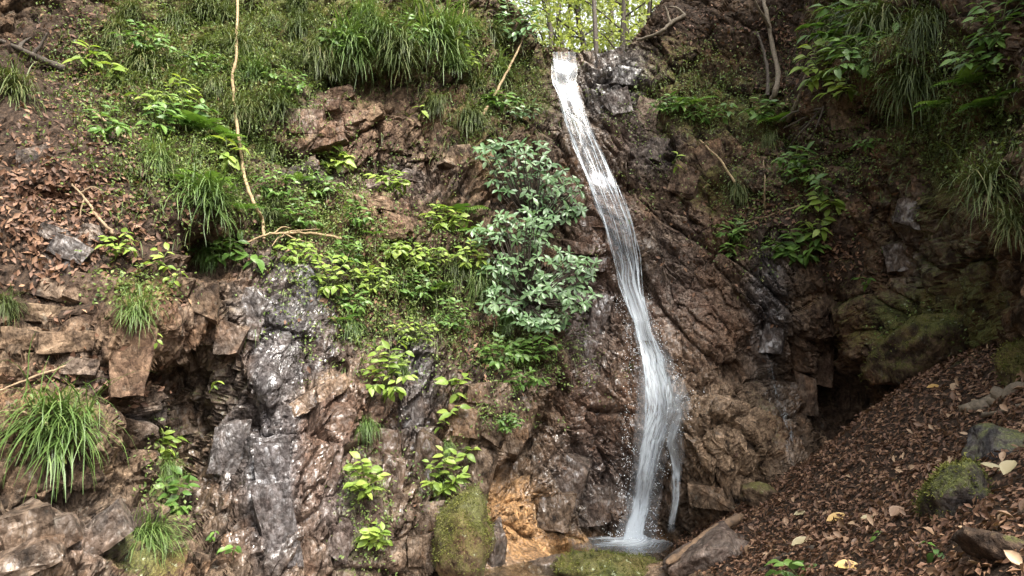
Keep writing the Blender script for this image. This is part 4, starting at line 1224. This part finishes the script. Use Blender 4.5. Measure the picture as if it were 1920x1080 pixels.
def scatter_leaves(name, Pn, An, Nn, Ln, width, mat, label, tone=None, curl=0.12, parent=None):
    n = len(Pn)
    A = An / np.linalg.norm(An, axis=1)[:, None]
    Nn = Nn - A * (Nn * A).sum(1)[:, None]; Nn /= np.linalg.norm(Nn, axis=1)[:, None] + 1e-9
    Xn = np.cross(A, Nn)
    W = (Ln * width)[:, None]; L = Ln[:, None]; cz = (Ln * curl)[:, None]
    V = np.stack([Pn, Pn + A * L * .5 - Xn * W * .5 + Nn * cz, Pn + A * L * .5, Pn + A * L * .5 + Xn * W * .5 + Nn * cz, Pn + A * L + Nn * cz * 0.6], 1).reshape(-1, 3)
    b = (np.arange(n) * 5)[:, None, None]
    Fq = (np.array([[0, 2, 1], [0, 3, 2], [1, 2, 4], [2, 3, 4]])[None] + b).reshape(-1, 3)
    me = mesh_np(name, V, Fq, mat)
    attr(me, 'tone', np.repeat(np.clip(tone if tone is not None else rng.random(n), 0, 1), 5))
    o = link(name, me, parent)
    if parent is None: tag(o, label)
    return tag(o, kind='stuff')


# the grey green shrub in the middle --------------------------------
def shrub(name, label, rootpx, ell, n_ros, seed, leaf_px=29):
    rr = np.random.default_rng(seed)
    s = spot(*rootpx, [cliff]); o = empty(name, s[1])
    right, tow = view_axes(s[1]); k = mpp(s[0])
    paths = []; cnt = 0
    trunk_end = Vector((0, 0, 0))
    pts_ = []
    while len(pts_) < n_ros:
        cx, cy, rx, ry = ell[int(rr.integers(len(ell)))]
        a = rr.uniform(0, 2 * math.pi); q = math.sqrt(rr.uniform(0, 1))
        x, y = cx + rx * q * math.cos(a), cy + ry * q * math.sin(a)
        if all((x - u) ** 2 + (y - v) ** 2 > 11 ** 2 for u, v, _ in pts_): pts_.append((x, y, q))
        elif rr.random() < 0.02: pts_.append((x, y, q))
    rest = []
    for x, y, q in pts_:
        h = spot(x, y, [cliff])
        dep = min(h[0], s[0] + 0.1) - rr.uniform(0.12, 0.62) * (1.1 - 0.5 * q)
        d = ray(x, y).normalized()
        p = CAM + d * dep - s[1]
        mid = p * 0.45 + Vector((0, 0, -0.06)) + tow * 0.12
        pth = smooth_path([(0, 0, 0), mid, p * 0.85 + Vector((0, 0, -0.02)), p], 9, 0.006, int(x))
        paths.append((pth, np.linspace(0.010, 0.003, 9)))
        dirv = Vector(pth[-1] - pth[-3]).normalized()
        axis = (dirv * 0.35 + Vector((0, 0, 0.62)) + tow * 0.85 + Vector(rr.normal(0, 0.22, 3))).normalized()
        u = axis.orthogonal().normalized(); v = axis.cross(u)
        nl = int(rr.integers(6, 9))
        for j in range(nl):
            a = 2 * math.pi * j / nl + rr.uniform(-.25, .25)
            rad_ = u * math.cos(a) + v * math.sin(a)
            ax = rad_ + axis * rr.uniform(-0.25, 0.75) + Vector((0, 0, -0.15))
            m = frame(ax, axis + Vector(rr.normal(0, 0.25, 3))).to_4x4() @ Matrix.Scale(leaf_px * k * rr.uniform(0.5, 1.2), 4)
            m.translation = p + axis * rr.uniform(-0.02, 0.02)
            rest.append(m)
    for m in rest[:300]:
        lo = link('leaf', LEAF['shrub', int(rr.integers(3))], o); lo.matrix_local = m
    if len(rest) > 300:
        base_l = LEAF['shrub', 1]
        bv = np.array([v.co[:] for v in base_l.vertices]); bf = np.array([p.vertices[:] for p in base_l.polygons])
        V = np.vstack([bv @ np.array(m.to_3x3()).T + np.array(m.translation) for m in rest[300:]])
        Fq = np.vstack([bf + i * len(bv) for i in range(len(rest) - 300)])
        tag(link('foliage', mesh_np('foliage', V, Fq, M['shrub']), o), kind='stuff')
    link('branch', tubes_mesh('branch', paths, M['bark'], 5), o)
    return tag(o, label, 'shrub')


shrub('shrub', 'upper grey green shrub with whorled leathery leaves left of the fall', (1000, 430), [(935, 285, 44, 24), (985, 285, 44, 24), (950, 335, 36, 26), (1015, 318, 44, 26), (1060, 350, 42, 24), (1045, 395, 48, 24), (1000, 370, 30, 22)], 80, 21, 18.5)
shrub('shrub', 'lower and larger grey green shrub with whorled leaves left of the fall', (985, 560), [(985, 412, 60, 18), (925, 440, 48, 18), (990, 445, 40, 18), (950, 500, 50, 26), (1020, 480, 44, 24), (1080, 500, 44, 26), (1000, 540, 50, 28), (1075, 560, 44, 24), (940, 565, 40, 28), (1020, 600, 50, 22)], 140, 22, 18.5)

M['moss'] = leaf_material('moss_shoots', [(0.030, 0.036, 0.008), (0.075, 0.085, 0.018), (0.135, 0.140, 0.032), (0.22, 0.21, 0.07)], 0.2, 0.7, 0.2, 'tone')


def moss_on(o, n, thr=0.0):
    me = o.data
    V = np.array([v.co[:] for v in me.vertices]); Nn = np.array([v.normal[:] for v in me.vertices])
    up = (np.array(o.rotation_euler.to_matrix()) @ Nn.T).T[:, 2]
    wgt = np.clip(up + 0.35 + 0.9 * fbm(V * 5 + 3, 3) - thr, 0, 1); wgt /= wgt.sum()
    k = rng.choice(len(V), n, p=wgt)
    Pm = V[k] + rng.normal(0, 0.012, (n, 3)); Nm = Nn[k]
    tone_ = 0.42 + 0.5 * fbm(Pm * 6, 2) + rng.normal(0, 0.14, n)
    scatter_leaves('moss', Pm + Nm * rng.uniform(-0.004, 0.006, n)[:, None], Nm + rng.normal(0, 0.6, (n, 3)), rng.normal(0, 1, (n, 3)), rng.uniform(0.010, 0.024, n), 0.45, M['moss'], '', tone_, parent=o)


for o_ in list(C.objects):
    if o_.name.split('.')[0] in ('mossy_boulder', 'mossy_rock', 'mossy_stone') and o_.parent is None:
        moss_on(o_, 4200 if o_.dimensions.x > 0.5 else 2600)

# stems, vines, sticks ----------------------------------------------
def stick(name, label, cat, pxs, r_px, mat, off=0.05, twigs=(), wob=0.004, offs=None, surfs=None, taper=0.5, parts=None):
    P3 = []
    for i, (x, y) in enumerate(pxs):
        h = spot(x, y, surfs)
        d = ray(x, y).normalized()
        P3.append(CAM + d * (h[0] - (offs[i] if offs else off)))
    # depth evened out along the stick
    ts = np.array([(p - CAM).length for p in P3])
    if len(ts) > 2:
        lin = np.linspace(ts[0], ts[-1], len(ts)); ts = np.minimum(0.35 * ts + 0.65 * lin, ts)
        P3 = [CAM + ray(*pxs[i]).normalized() * ts[i] for i in range(len(ts))]
    k = mpp(ts.mean()); o0 = P3[-1]
    n = max(10, len(P3) * 5)
    pth = smooth_path([p - o0 for p in P3], n, wob, int(pxs[0][0] + pxs[0][1]))
    rad = np.linspace(r_px * k * taper, r_px * k, n) * (1 + 0.08 * np.sin(np.arange(n) * 1.1))
    if name == 'fallen_log': rad = rad * np.interp(np.arange(n), [0, 2, n - 3, n - 1], [0.35, 1, 1, 0.35])
    if not twigs:
        o = link(name, tubes_mesh(name, [(pth, rad)], M[mat], 8)); o.location = o0
        return tag(o, label, cat)
    o = empty(name, o0)
    link('stem', tubes_mesh('stem', [(pth, rad)], M[mat], 8), o)
    for tw in twigs:
        q = []
        for (x, y) in tw:
            h = spot(x, y, surfs); q.append(CAM + ray(x, y).normalized() * (min(h[0], ts.mean() + .15) - off - 0.03) - o0)
        j = int(np.argmin([np.linalg.norm(pth[i] - np.array(q[0])) for i in range(n)])); q[0] = Vector(pth[j])
        pt = smooth_path(q, 8, 0.003, int(tw[0][0]))
        link('twig', tubes_mesh('twig', [(pt, np.linspace(r_px * k * 0.6, r_px * k * 0.2, 8))], M[mat], 5), o)
    return tag(o, label, cat)


stick('vine', 'long pale hanging vine running down the upper left bank', 'vine', [(446, -20), (444, 60), (442, 115), (436, 140), (440, 200), (452, 290), (460, 340), (478, 385), (492, 412), (494, 448)], 3.0, 'vine', 0.16, taper=0.9, wob=0.003)
stick('dead_branch', 'bare pale forked twig lying right of the foot of the vine', 'branch', [(462, 455), (500, 440), (540, 437), (590, 438), (640, 447)], 3.2, 'vine', 0.10, [[(520, 438), (555, 432), (600, 430)], [(530, 437), (560, 450), (590, 455)], [(510, 440), (530, 425), (545, 428)], [(540, 437), (518, 450), (510, 462)]], taper=0.5)
stick('stem', 'thin pale stem at the top centre above the broadest sedge', 'stem', [(872, -20), (868, 25), (860, 68)], 3.0, 'vine', 0.12)
stick('stem', 'thin leaning stem left of the fall above the shrub', 'stem', [(985, 60), (968, 100), (940, 155), (905, 216)], 3.0, 'vine', 0.12)
stick('stem', 'thin arching stem above the dark round sedge tuft', 'stem', [(1312, 262), (1325, 275), (1350, 300), (1378, 342)], 2.4, 'vine', 0.08)
stick('dead_branch', 'grey dead branch lying across the top left corner', 'branch', [(-30, 62), (30, 90), (70, 108), (116, 128)], 7, 'bark', 0.05, [[(60, 104), (75, 85), (90, 60)], [(30, 90), (45, 78), (60, 70)]])
stick('dead_branch', 'brown forked stick on the litter slope at the left', 'branch', [(135, 345), (160, 375), (190, 415), (214, 438)], 3.2, 'twig', 0.05, [[(160, 375), (150, 410), (180, 440)], [(145, 355), (175, 350), (195, 362)]])
stick('stick', 'slanting pale stick beside the green ridge at the left', 'stick', [(150, 190), (185, 218), (240, 262)], 3.0, 'twig', 0.05)
stick('stick', 'long thin stick lying across the slabs at the left edge', 'stick', [(-10, 735), (60, 708), (145, 678)], 2.6, 'twig', 0.06)
stick('stick', 'thin stick just above the largest sedge tuft', 'stick', [(-10, 770), (40, 772), (75, 785)], 2.4, 'twig', 0.06)
stick('stick', 'thin upright dry stalk in the leaf drift right of the fall', 'stick', [(1432, 300), (1434, 345), (1434, 390)], 2.2, 'twig', 0.06)
stick('stick', 'pale stick lying along the ledge at the foot of the slim tree', 'stick', [(1380, 425), (1440, 405), (1500, 385)], 2.0, 'twig', 0.05)
stick('fallen_log', 'splintered orange brown log leaning on the grey rock beside the pool', 'log', [(1250, 1058), (1300, 1022), (1345, 990), (1392, 966)], 10, 'log', 0.22, [[(1300, 1022), (1318, 1026), (1345, 1012)]], wob=0.008, taper=0.7, offs=[0.55, 0.86, 0.86, 0.55])
stick('fallen_log', 'short brown log half buried in leaves at the right edge', 'log', [(1925, 722), (1880, 745), (1840, 762), (1805, 776)], 13, 'bark_pale', 0.03, wob=0.01, taper=1.0)
stick('fallen_branch', 'thin grey branch beside the half buried log at the right edge', 'branch', [(1925, 755), (1880, 772), (1845, 778)], 5, 'bark_pale', 0.05)
stick('fallen_branch', 'dark branch at the bottom of the leafy bank beside the seedling', 'branch', [(1415, 1078), (1460, 1050), (1500, 1036), (1535, 1030)], 8, 'bark', 0.03, wob=0.006)
stick('fallen_branch', 'dry twig in the leaves at the bottom right corner', 'branch', [(1850, 1030), (1890, 1050), (1935, 1075)], 4, 'twig', 0.04)
stick('fallen_branch', 'bare root like branch at the top right of the notch', 'branch', [(1195, 75), (1235, 62), (1260, 42), (1285, 30)], 5, 'bark_pale', 0.06, [[(1260, 42), (1250, 20), (1245, 10)], [(1285, 30), (1270, 15), (1255, 12)]])
stick('root', 'pale tree root running down the bank at the upper right', 'root', [(1530, 90), (1510, 150), (1492, 200), (1478, 225)], 6, 'bark_pale', 0.05)
stick('root', 'dark fan of roots hanging over the hollow right of the slim tree', 'root', [(1545, 200), (1510, 235), (1480, 260)], 4, 'bark', 0.08, [[(1530, 215), (1500, 225), (1470, 240)], [(1520, 225), (1500, 250), (1475, 280)], [(1540, 205), (1530, 240), (1505, 285)], [(1535, 208), (1490, 210), (1462, 226)]])
stick('slim_tree', 'slim bare tree stem standing on the bank right of the fall', 'tree', [(1425, -30), (1436, 20), (1447, 80), (1458, 130), (1456, 165), (1448, 186)], 5.2, 'bark_pale', 0.16, [[(1440, 40), (1420, 10), (1405, -20)]], taper=0.65)
stick('slim_tree', 'thin dark stem beside the slim tree right of the fall', 'tree', [(1420, 60), (1438, 120), (1440, 180)], 4, 'bark', 0.12)

# ------------------------------------------------------------------ small leaves scattered as stuff
def pix_scatter(n, L, surfs, spread=1.0):
    """points on the wall under soft patches given in photo pixels"""
    w = np.array([b[2] * b[3] * (b[4] if len(b) > 4 else 1) for b in L], float); w /= w.sum()
    pick = rng.choice(len(L), n, p=w)
    out, nor, qs = [], [], []
    for k in pick:
        b = L[k]
        x, y = b[0] + rng.normal(0, 0.5) * b[2] * spread, b[1] + rng.normal(0, 0.5) * b[3] * spread
        h = hit(x, y, surfs)
        if h is None: continue
        out.append(tuple(h[1])); nor.append(tuple(h[2])); qs.append((x, y))
    return np.array(out), np.array(nor), np.array(qs)


# ground cover on the wall: clumps of little leaves
COVER = [(760, 540, 210, 140, 1.5), (650, 400, 130, 110, 1.2), (400, 110, 270, 150, 1.6), (330, 300, 170, 120, 1), (740, 80, 250, 90, .8), (960, 160, 90, 120, 1), (980, 660, 150, 80, 1), (880, 240, 90, 70, .8), (1300, 200, 170, 60, 1), (1330, 120, 150, 60, .5), (1480, 320, 130, 120, .7), (1780, 220, 180, 130, .7), (1640, 90, 150, 80, .7), (250, 545, 90, 40, 1), (820, 900, 60, 80, .5), (690, 930, 50, 130, .7), (310, 900, 40, 110, .6), (110, 790, 100, 50, .5), (560, 420, 120, 110, 1), (1740, 620, 110, 50, .3), (1400, 430, 80, 80, .6), (200, 180, 120, 120, .6), (1600, 300, 80, 60, .5), (480, 300, 100, 120, .8), (940, 780, 70, 40, .6), (1370, 370, 60, 40, .5), (1240, 330, 80, 90, .25)]
Pc, Nc, Qc = pix_scatter(10500, COVER, [cliff, valley])
per = 6
Pc2 = np.repeat(Pc, per, 0) + rng.normal(0, 0.045, (len(Pc) * per, 3)); Nc2 = np.repeat(Nc, per, 0)
Pc2 += Nc2 * rng.uniform(0.02, 0.09, len(Pc2))[:, None]
Ac = rng.normal(0, 0.7, Pc2.shape) + Nc2 * 0.6 + np.array([0, -0.15, -0.25])
tn = np.repeat(rng.normal(0.40, 0.20, len(Pc)), per) + rng.normal(0, 0.12, len(Pc2))
scatter_leaves('ground_cover', Pc2, Ac, Nc2 * 0.6 + np.array([0, -0.3, 0.7]) + rng.normal(0, 0.3, Pc2.shape), rng.uniform(0.018, 0.046, len(Pc2)), 0.55, M['cover'], 'small green leaves of low plants spread over the mossy rock', tn)

# short hanging grass over the banks
GR = [(400, 110, 270, 160, 1.4), (740, 80, 260, 100, 1.3), (760, 560, 180, 120, .5), (900, 240, 90, 70, 1), (1650, 60, 160, 90, 1), (1780, 220, 160, 130, .8), (1310, 170, 170, 90, .4), (330, 330, 140, 120, .6), (960, 660, 120, 60, .5), (1000, 180, 70, 100, .6), (560, 400, 120, 100, .5)]
Pg, Ng, Qg = pix_scatter(3400, GR, [cliff])
per = 3
n_ = len(Pg) * per
b0 = np.repeat(Pg, per, 0) + rng.normal(0, 0.02, (n_, 3)); dr = np.repeat(Ng, per, 0) * rng.uniform(0.5, 1.0, n_)[:, None] + rng.normal(0, 0.45, (n_, 3)) + np.array([0, 0, 0.25])
dr /= np.linalg.norm(dr, axis=1)[:, None]
Lg = rng.uniform(0.10, 0.30, n_)
side = np.cross(dr, np.array([0.0, 0, 1.0])); side /= np.linalg.norm(side, axis=1)[:, None] + 1e-6
rings = []
p_ = b0.copy(); d_ = dr.copy()
for i in range(5):
    t = i / 4
    wv_ = (0.0042 * (1 - t ** 2) + 0.0006)
    rings += [p_ - side * wv_, p_ + side * wv_]
    d_ = d_ + np.array([0, 0, -0.55 * (0.4 + t)]); d_ /= np.linalg.norm(d_, axis=1)[:, None]
    p_ = p_ + d_ * (Lg / 4)[:, None]
Vg = np.stack(rings, 1).reshape(-1, 3)
Fg = (np.array([[0, 1, 3, 2], [2, 3, 5, 4], [4, 5, 7, 6], [6, 7, 9, 8]])[None] + (np.arange(n_) * 10)[:, None, None]).reshape(-1, 4)
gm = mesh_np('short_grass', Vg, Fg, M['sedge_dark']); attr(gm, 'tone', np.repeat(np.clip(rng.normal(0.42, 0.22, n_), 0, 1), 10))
tag(link('short_grass', gm), 'fine short grass hanging from the green banks of the wall', kind='stuff')

# litter on the wall's ledges and on the left slope
LIT = [(110, 390, 230, 170, 1.3), (200, 110, 160, 110, .9), (690, 590, 90, 45, 1.2), (1430, 395, 70, 30, 2.2), (1470, 150, 60, 60, 1), (1570, 480, 70, 70, .9), (900, 660, 50, 80, .8), (250, 720, 70, 30, 1.2), (1320, 40, 120, 60, .6), (130, 700, 120, 50, .7), (1480, 60, 90, 50, .8), (560, 430, 120, 80, .4), (700, 480, 180, 140, .35), (800, 970, 30, 60, .8), (1440, 640, 30, 40, .4), (1330, 440, 120, 160, .18), (300, 560, 80, 20, .8), (1640, 330, 120, 150, .12), (1100, 780, 200, 120, .04)]
Pl, Nl, Ql = pix_scatter(5600, LIT, [cliff])
Al = np.cross(Nl, rng.normal(0, 1, Pl.shape)) + Nl * rng.uniform(-0.15, 0.45, len(Pl))[:, None]
scatter_leaves('leaf_litter', Pl + Nl * rng.uniform(0.004, 0.03, len(Pl))[:, None], Al, Nl + np.array([0, 0, 0.4]) + rng.normal(0, 0.35, Pl.shape), rng.uniform(0.03, 0.085, len(Pl)), 0.5, M['litter'], 'brown dead leaves lodged on the left slope and the ledges of the wall', rng.beta(1.3, 3.0, len(Pl)), 0.16)

# litter on the right bank
GZ = gz.reshape(340, 330)


def on_bank(x, y):
    return bilin(GZ, -6, 6.5, -3, 10, x, y)


n_ = 42000
bxs, bys = rng.uniform(1.35, 5.6, n_), rng.uniform(2.2, 8.6, n_)
kk = rng.random(n_) < np.clip((bxs - 1.45 - 0.1 * np.sin(bys * 3)) / 0.35, 0, 1)
bxs, bys = bxs[kk], bys[kk]
bz = on_bank(bxs, bys); e_ = 0.03
nb = np.stack([-(on_bank(bxs + e_, bys) - bz) / e_, -(on_bank(bxs, bys + e_) - bz) / e_, np.ones(len(bz))], 1); nb /= np.linalg.norm(nb, axis=1)[:, None]
Pb = np.stack([bxs, bys, bz], 1) + nb * rng.uniform(0.002, 0.035, len(bz))[:, None]
Ab = np.cross(nb, rng.normal(0, 1, Pb.shape)) + nb * rng.uniform(-0.25, 0.45, len(bz))[:, None]
scatter_leaves('leaf_litter', Pb, Ab, nb + rng.normal(0, 0.45, Pb.shape), rng.uniform(0.022, 0.062, len(bz)), 0.48, M['litter'], 'thick carpet of brown dead leaves on the right bank', rng.beta(1.5, 2.6, len(bz)), 0.18)

# the leaves that show largest, one by one
for i in range(260):
    while True:
        x, y = rng.uniform(1.6, 4.4), rng.uniform(2.6, 6.6)
        qx_, qy_ = project(np.array([[x, y, float(on_bank(np.array([x]), np.array([y]))[0])]]))
        if 1400 < qx_[0] < 1930 and 660 < qy_[0] < 1090: break
    zb = float(on_bank(np.array([x]), np.array([y]))[0])
    n3_ = Vector((-0.45, -0.1, 1)) + Vector(rng.normal(0, 0.35, 3))
    m = frame(Vector(rng.normal(0, 1, 3)) * 1.0 + Vector((0, 0, 0.1)), n3_).to_4x4() @ Matrix.Scale(rng.uniform(0.045, 0.085), 4)
    m.translation = (x, y, zb + 0.035)
    o = link('fallen_leaf', LEAF['fallen', i % 3]); o.matrix_world = m
    tag(o, 'dry brown fallen leaf lying on top of the litter of the right bank', 'leaf', 'fallen leaves on the right bank')


def big_leaf(px, py, size, mat, label, ang=0.3, lift=0.05, width=0.5):
    s = spot(px, py, [ground]); L = size * mpp(s[0])
    me = leaf_mesh('fallen_leaf', M[mat], width, 0.25, 0.15, 5, 0.5, 0.02)
    right, tow = view_axes(s[1])
    o = link('fallen_leaf', me)
    m = frame(right * math.cos(ang) + tow * -math.sin(ang) * 0.6 + Vector((0, 0, math.sin(ang) * .8)), Vector((-0.3, 0, 1)) + tow * 0.6).to_4x4() @ Matrix.Scale(L, 4)
    m.translation = s[1] + s[2] * lift
    o.matrix_world = m
    tag(o, label, 'leaf')


big_leaf(1558, 988, 44, 'yellow', 'large yellow leaf lying in the middle of the leafy bank', 0.4)
big_leaf(1490, 1035, 40, 'pale', 'pale buff leaf near the dark branch at the bottom of the bank', 0.5)
big_leaf(1570, 1075, 46, 'yellow', 'tan leaf at the bottom edge below the large yellow leaf', 0.1)
big_leaf(1895, 915, 36, 'pale', 'cream coloured leaf standing up at the right edge beside the pale stone', 1.1, 0.08, 0.7)
big_leaf(1850, 892, 40, 'pale', 'long pale strip leaf left of the cream coloured leaf', -0.3, 0.08, 0.3)
big_leaf(1715, 634, 20, 'yellow', 'small orange leaf on the mossy hump', -0.3, 0.25)
big_leaf(1740, 735, 24, 'yellow', 'small orange leaf at the upper part of the bank', 0.2)
big_leaf(1495, 975, 26, 'pale', 'greyish white leaf on the lower left of the bank', 0.3)
big_leaf(1620, 985, 28, 'pale', 'pale green grey leaf right of the large yellow leaf', 0.1)
big_leaf(1680, 980, 30, 'fallen', 'round brown leaf right of the middle of the bank', 0.8, 0.05, 0.8)

# ------------------------------------------------------------------ the wood behind the lip, and unseen shade trees on both rims
def tree(name, label, x, y, zb, hgt, rad, crown, n_leaf, leafsize, lean=(0, 0), seed=0, mat='forest', group=None, bark='bark', low=0.25, sway=0.12):
    rr = np.random.default_rng(seed)
    o = empty(name, (x, y, zb))
    pts_ = [(0, 0, -0.3)] + [(lean[0] * t + rr.normal(0, sway), lean[1] * t + rr.normal(0, sway), hgt * t) for t in (0.2, 0.4, 0.6, 0.8, 1.0)]
    pth = smooth_path(pts_, 24)
    paths = [(pth, np.linspace(rad, rad * 0.25, 24))]
    clumps = []
    nb_ = 16
    for b in range(nb_):
        t = rr.uniform(low, 1.0); p0 = pth[int(t * 23)]
        a = rr.uniform(0, 2 * math.pi); L = crown * rr.uniform(0.5, 1.0) * (1.15 - 0.5 * t)
        end = p0 + np.array([math.cos(a) * L, math.sin(a) * L, L * rr.uniform(0.0, 0.55)])
        bp = smooth_path([p0, (p0 + end) / 2 + np.array([0, 0, 0.12 * L]), end], 8)
        paths.append((bp, np.linspace(rad * 0.32, rad * 0.06, 8)))
        for q in (0.45, 0.7, 0.9, 1.0): clumps.append(bp[int(q * 7)])
    link('trunk', tubes_mesh('trunk', paths, M[bark], 7), o)
    clumps = np.array(clumps)
    ci = rr.integers(len(clumps), size=n_leaf)
    pos_ = clumps[ci] + rr.normal(0, 1, (n_leaf, 3)) * np.array([0.34, 0.34, 0.20]) * crown * 0.45
    ax = rr.normal(0, 1, (n_leaf, 3)) + np.array([0, 0, -0.3])
    nn = rr.normal(0, 0.5, (n_leaf, 3)) + np.array([0, -0.2, 1.0])
    scatter_leaves('crown', pos_, ax, nn, rr.uniform(0.6, 1.2, n_leaf) * leafsize, 0.5, M[mat], '', rr.normal(0.45, 0.18, len(clumps))[ci] + rr.normal(0, 0.12, n_leaf), parent=o)
    o.children[-1].pop('kind', None)
    return tag(o, label, 'tree', group)


def hup(x, y): return float(upper(np.array([x]), np.array([y]))[0])


for i, (px, y, hg, r_, ln, lab) in enumerate([
        (1121, 12.6, 6.0, 0.055, (-0.15, 0.2), 'dark thin tree stem standing right behind the lip of the fall'),
        (1090, 17.0, 8.0, 0.09, (0.3, 0), 'slim tree in the bright wood left of the dark stem above the fall'),
        (1060, 20.0, 9.0, 0.10, (0.2, 0), 'slim tree at the left side of the bright wood above the fall'),
        (1165, 16.0, 8.0, 0.08, (0.5, 0), 'slim tree in the bright wood right of the dark stem above the fall'),
        (1190, 20.0, 9.0, 0.11, (-0.6, 0), 'leaning tree at the right side of the bright wood above the fall'),
        (1020, 16.0, 8.0, 0.08, (-0.2, 0), 'slim tree at the far left of the notch above the fall'),
        (1215, 14.5, 7.0, 0.06, (0.6, 0), 'thin tree just inside the right bank of the notch'),
        (1140, 25.0, 11.0, 0.14, (0.2, 0), 'farthest tall tree in the middle of the bright wood'),
        (1075, 28.0, 12.0, 0.15, (0.0, 0), 'farthest tree at the left in the bright wood'),
        (1210, 27.0, 12.0, 0.15, (0.3, 0), 'farthest tree at the right in the bright wood')]):
    x = ray(px, 50).x / ray(px, 50).y * y
    tree('forest_tree', lab, x, y, hup(x, y) - 0.1, hg, r_, 1.2 if i == 0 else 2.3, 500 if i == 0 else (2300 if y < 18 else 4800), 0.10 if i == 0 else 0.15, ln, 300 + i, low=0.55 if i == 0 else 0.05, sway=0.05 if i == 0 else 0.12)

# undergrowth of the valley
nU = 9000
ux, uy = rng.uniform(-1.5, 6.5, nU), rng.uniform(11.5, 34, nU)
uz = upper(ux, uy)
Pu = np.stack([ux, uy, uz + np.abs(rng.normal(0, 0.35, nU))], 1)
scatter_leaves('undergrowth', Pu, rng.normal(0, 1, Pu.shape) + np.array([0, -.2, -.2]), rng.normal(0, .4, Pu.shape) + np.array([0, -0.3, 1]), rng.uniform(0.08, 0.2, nU), 0.5, M['forest'], 'bright green undergrowth on the valley floor behind the fall', rng.normal(0.5, 0.2, nU))

# out-of-frame trees added on the rims so that their crowns shade the gorge
for i, (x, y, zb, hg, ln, cr) in enumerate([(7.6, 5.2, 6.0, 6.0, (-3.4, -0.2), 3.0), (8.4, 8.6, 8.0, 7.0, (-3.2, -1.2), 2.8), (7.0, 1.0, 5.0, 8.0, (-2.6, 0.4), 3.0), (-7.8, 6.2, 7.5, 7.5, (2.0, -0.6), 2.6), (-6.6, 2.2, 6.0, 6.0, (2.4, 0.4), 2.6)]):
    tree('added_shade_tree', ['added unseen shade tree on the right rim above the dark wall', 'added unseen shade tree on the right rim behind the notch bank', 'added unseen shade tree on the right rim beside the viewer', 'added unseen shade tree on the left rim above the litter slope', 'added unseen shade tree on the left rim beside the viewer'][i], x, y, zb, hg, 0.16, cr, (4800, 4200, 600, 6000, 4500)[i], 0.22, ln, 400 + i, mat='forest', low=0.4)
